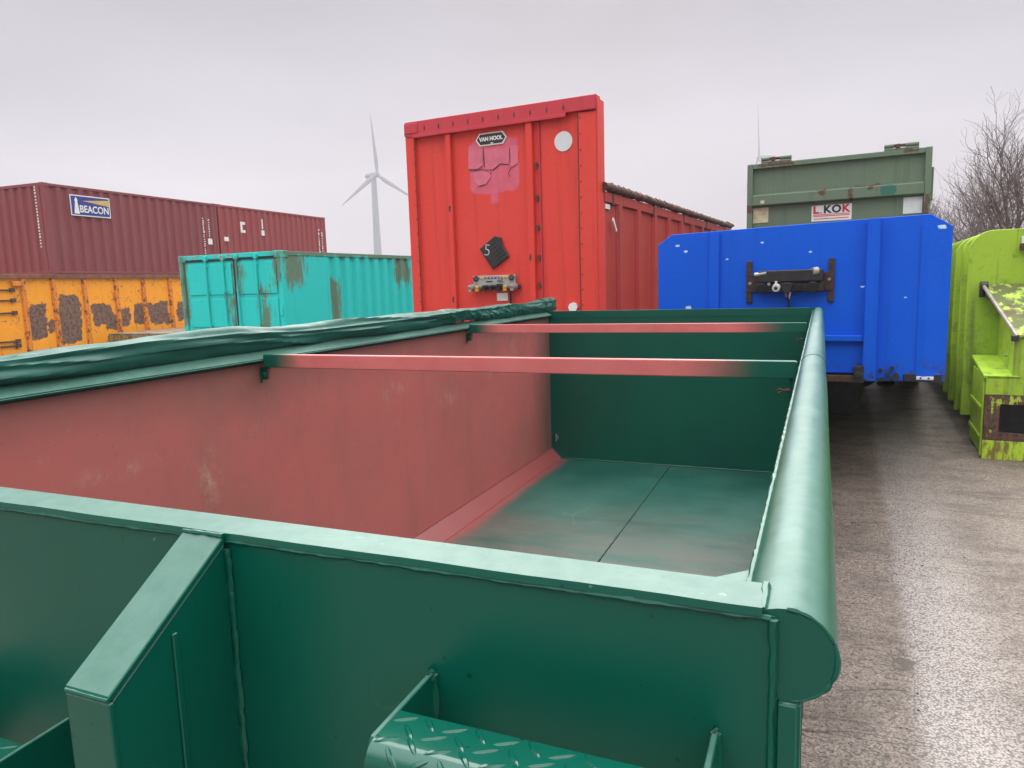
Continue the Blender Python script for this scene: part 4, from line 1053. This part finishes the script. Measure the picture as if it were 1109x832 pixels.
MB().box(.05, 2.4, 0, OL, .0, .15).build('base_frame', M_ORR, orx)
hb = MB()
for zz in (2.25, 1.98, 1.65, 1.2, .9, .78):
    if zz > 1.6 or zz < 1.0:
        hb.path([(2.43, 2.25, zz), (2.44, 2.72, zz)], .022, 8)
        hb.box(2.401, 2.46, 2.66, 2.78, zz - .05, zz + .05)
each(hb, 'hinge_bar', M_RUSTY, orx, 0, True)
MB().box(2.401, 2.50, 2.72, 2.94, 2.35, 2.47).build('lashing_eye', M_ORR, orx, .01)
# --- weathered deck in front of the orange container
dk = thing('flat_platform', 'weathered brown platform deck standing low in front of the orange container', 'platform', (mx0 + .35 * ux + 1.32 * MK * vx, my0 + .35 * uy + 1.32 * MK * vy, 0), mdir)
def wood():
    m = Mat('weathered_wood'); g_ = m.noise(4, 8, .7, m.scale((6, .5, 6)))
    c = m.mix(m.rng(g_, .3, .7), (.10, .065, .045), (.33, .25, .18)); c = m.mix(m.rng(m.noise(3, 5), .55, .65, 0, .6), c, (.05, .035, .02))
    return m.out(c, .8, 0, m.bump(g_, .4, .01))
M_WOOD = wood(); DZ = CAMZ + (.86 - CAMZ) * MK
mb = MB(); y = 0.0
for i in range(10): mb.box(.02 + i * .235, .245 + i * .235, 0, 5.8, DZ - .05, DZ + random.uniform(0, .008))
mb.build('deck_boards', M_WOOD, dk, .006)
M_MUD = old_paint('rusty_yellow_side', (.30, .22, .05), .7, .3, .5, (.08, .05, .03), .50, 5, .6, .4)
MB().box(0, 2.37, -.02, .02, .3, DZ - .052).box(0, 2.37, 5.78, 5.82, .3, DZ - .052).box(2.33, 2.37, .02, 5.78, .3, DZ - .052).box(0, .04, .02, 5.78, .3, DZ - .052).build('side_frame', M_MUD, dk, .005)
for x in (.05, 2.2):
    for y in (.2, 5.4): MB().box(x, x + .12, y, y + .12, 0, .3).build('leg', M_RUSTY, dk)
# ================================================================== wind turbines
M_TURB = simple('pale_turbine', (.20, .215, .25), .6, 0, .05, .05)
def turbine(loc, label, ph, face, H=74, Lb=38, group='wind turbines on the horizon'):
    t = thing('wind_turbine', label, 'wind turbine', loc, face, group)
    tw = MB(); n = 28; prev = None
    tw.tube((0, 0, 0), (0, 0, H - 2), 3.1, 1.7, n=28); tw.build('tower', M_TURB, t, smooth=True)
    nb = MB(); prof = [(-2.6, .9), (-2.2, 1.9), (1, 2.1), (6, 1.9), (8, 1.2)]
    for (a, r), (b, q) in zip(prof, prof[1:]): nb.tube((0, a, H), (0, b, H), r, q, n=18)
    nb.build('nacelle', M_TURB, t, smooth=True)
    hb_ = MB()
    for (a, r), (b, q) in zip([(-5.2, .3), (-4.8, 1.2), (-3.6, 1.9)], [(-4.8, 1.2), (-3.6, 1.9), (-2.6, 1.9)]): hb_.tube((0, a, H), (0, b, H), r, q, n=18)
    hb_.build('hub', M_TURB, t, smooth=True)
    for k in range(3):
        a = ph + k * 2 * math.pi / 3; mb = MB(); sec = []
        for s_, ch, th in ((1.2, 1.6, 1.4), (5, 3.0, 1.0), (9, 3.3, .7), (20, 2.1, .4), (32, 1.1, .2), (Lb, .25, .08)):
            ring = []
            for i in range(10):
                q = 2 * math.pi * i / 10; ring.append((ch * .5 * math.cos(q) + ch * .15, th * .5 * math.sin(q) - 3.6 - .03 * s_, s_))
            sec.append(ring)
        vs = []
        ca, sa = math.cos(a), math.sin(a)
        for ring in sec:
            for x, y, z in ring: vs.append((x * ca + z * sa, y, -x * sa + z * ca + H))
        fs = []
        for j in range(len(sec) - 1):
            for i in range(10): fs.append((j * 10 + i, j * 10 + (i + 1) % 10, (j + 1) * 10 + (i + 1) % 10, (j + 1) * 10 + i))
        fs += [tuple(range(10)), tuple((len(sec) - 1) * 10 + i for i in range(10))]
        mb.add(vs, fs).build('blade', M_TURB, t, smooth=True)
    return t
TD = 500
turbine((-.547 * TD, .837 * TD, 0), 'grey three-bladed wind turbine seen whole in the sky left of the red trailer', R_(-6), R_(72), CAMZ + .148 * TD)
TD2 = 560
turbine((-.068 * TD2, .998 * TD2, 0), 'faint misty wind turbine behind the sage green container with one blade up', R_(-1), R_(-70), CAMZ + .149 * TD2)
# ================================================================== bare trees
M_BARK = simple('bare_twig_bark', (.17, .135, .125), .9, 0, .4, 3)
def tree(loc, h, seed, label, spread=.5, dens=1.0):
    rnd = random.Random(seed)
    t = thing('bare_tree', label, 'tree', loc, 0, 'bare trees behind the compactor')
    tr = MB(); cr_ = MB()
    def grow(p, d, L, r, lvl, mb):
        n = 4 if lvl < 3 else 3; pts = [p]; q = p
        for i in range(n):
            d = (d + Vector((rnd.uniform(-1, 1), rnd.uniform(-1, 1), rnd.uniform(-.5, .8))) * (.16 + .05 * lvl)).normalized()
            q2 = q + d * (L / n); r2 = r * (1 - .18 * (i + 1) / n * (1.5 if lvl else 1))
            mb.tube(q, q2, max(r * (1 - i / n * .45), .003), max(r * (1 - (i + 1) / n * .45), .003), n=6 if lvl < 2 else 3, caps=False)
            q = q2; pts.append(q)
            if lvl < 5:
                k = (2 if lvl < 3 else 1) if i > 0 or lvl > 0 else 0
                for _ in range(k):
                    if rnd.random() < .60 * dens:
                        ax = Vector((rnd.uniform(-1, 1), rnd.uniform(-1, 1), rnd.uniform(-.15, .9))).normalized()
                        nd = (d * rnd.uniform(.35, .9) + ax * rnd.uniform(.5, .95)).normalized()
                        grow(q, nd, L * rnd.uniform(.5, .78), r * .5, lvl + 1, cr_)
        if lvl < 5: grow(q, d, L * .6, r * .55, lvl + 1, cr_)
    grow(Vector((0, 0, 0)), Vector((rnd.uniform(-.1, .1), 0, 1)), h * .42, .09, 0, tr)
    tr.build('trunk', M_BARK, t, smooth=True); cr_.build('crown', M_BARK, t)
    return t
trs = [((3.25, 26, 0), 4.3, 1, 'bare tree with fine twigs showing just right of the sage container'), ((4.15, 25, 0), 4.3, 2, 'low bare tree with tangled twigs between two taller ones'),
       ((5.25, 26.5, 0), 6.8, 3, 'tallest bare tree reaching highest above the lime compactor'), ((5.9, 25.5, 0), 6.2, 4, 'bare tree at the right edge of the photo'), ((4.4, 29, 0), 5.2, 5, 'dense bare tree standing furthest back behind the compactor'),
       ((3.6, 28, 0), 4.6, 6, 'short bare tree whose lowest twigs show between the blue board and the lime compactor')]
for a in trs: tree(*a)

# ================================================================== mist
hz = MB().box(-830, 830, -620, 830, -1, 150)
mh = bpy.data.materials.new('mist'); mh.use_nodes = True; tn = mh.node_tree; tn.nodes.clear()
o_ = tn.nodes.new('ShaderNodeOutputMaterial'); pv = tn.nodes.new('ShaderNodeVolumePrincipled')
pv.inputs['Color'].default_value = (.92, .89, .95, 1); pv.inputs['Density'].default_value = .0009; pv.inputs['Anisotropy'].default_value = 0
tn.links.new(pv.outputs[0], o_.inputs['Volume'])
ho = hz.build('haze', mh); ho['kind'] = 'stuff'

# ================================================================== grit on the asphalt
rg = random.Random(11); gm = MB(); gl = MB()
for i in range(2600):
    y = 1.2 + 8 * rg.random() ** 1.3; x = rg.uniform(.05, 1.9) * (y / 5 + .4)
    r_ = rg.uniform(.0018, .0055) * (1.8 if rg.random() < .04 else 1); a = rg.random() * 6
    q = gm if rg.random() < .5 else gl
    vs = [(x + r_ * math.cos(a + k * 1.2566) * rg.uniform(.7, 1.3), y + r_ * math.sin(a + k * 1.2566) * rg.uniform(.7, 1.3), .0) for k in range(5)] + [(x, y, r_ * rg.uniform(.6, 1.0))]
    q.add(vs, [(k, (k + 1) % 5, 5) for k in range(5)])
for q, nm, mt in ((gm, 'dark_grit', simple('dark_stone', (.05, .042, .036), .7)), (gl, 'pale_grit', simple('pale_stone', (.34, .30, .27), .7))):
    o = q.build(nm, mt); o['kind'] = 'stuff'
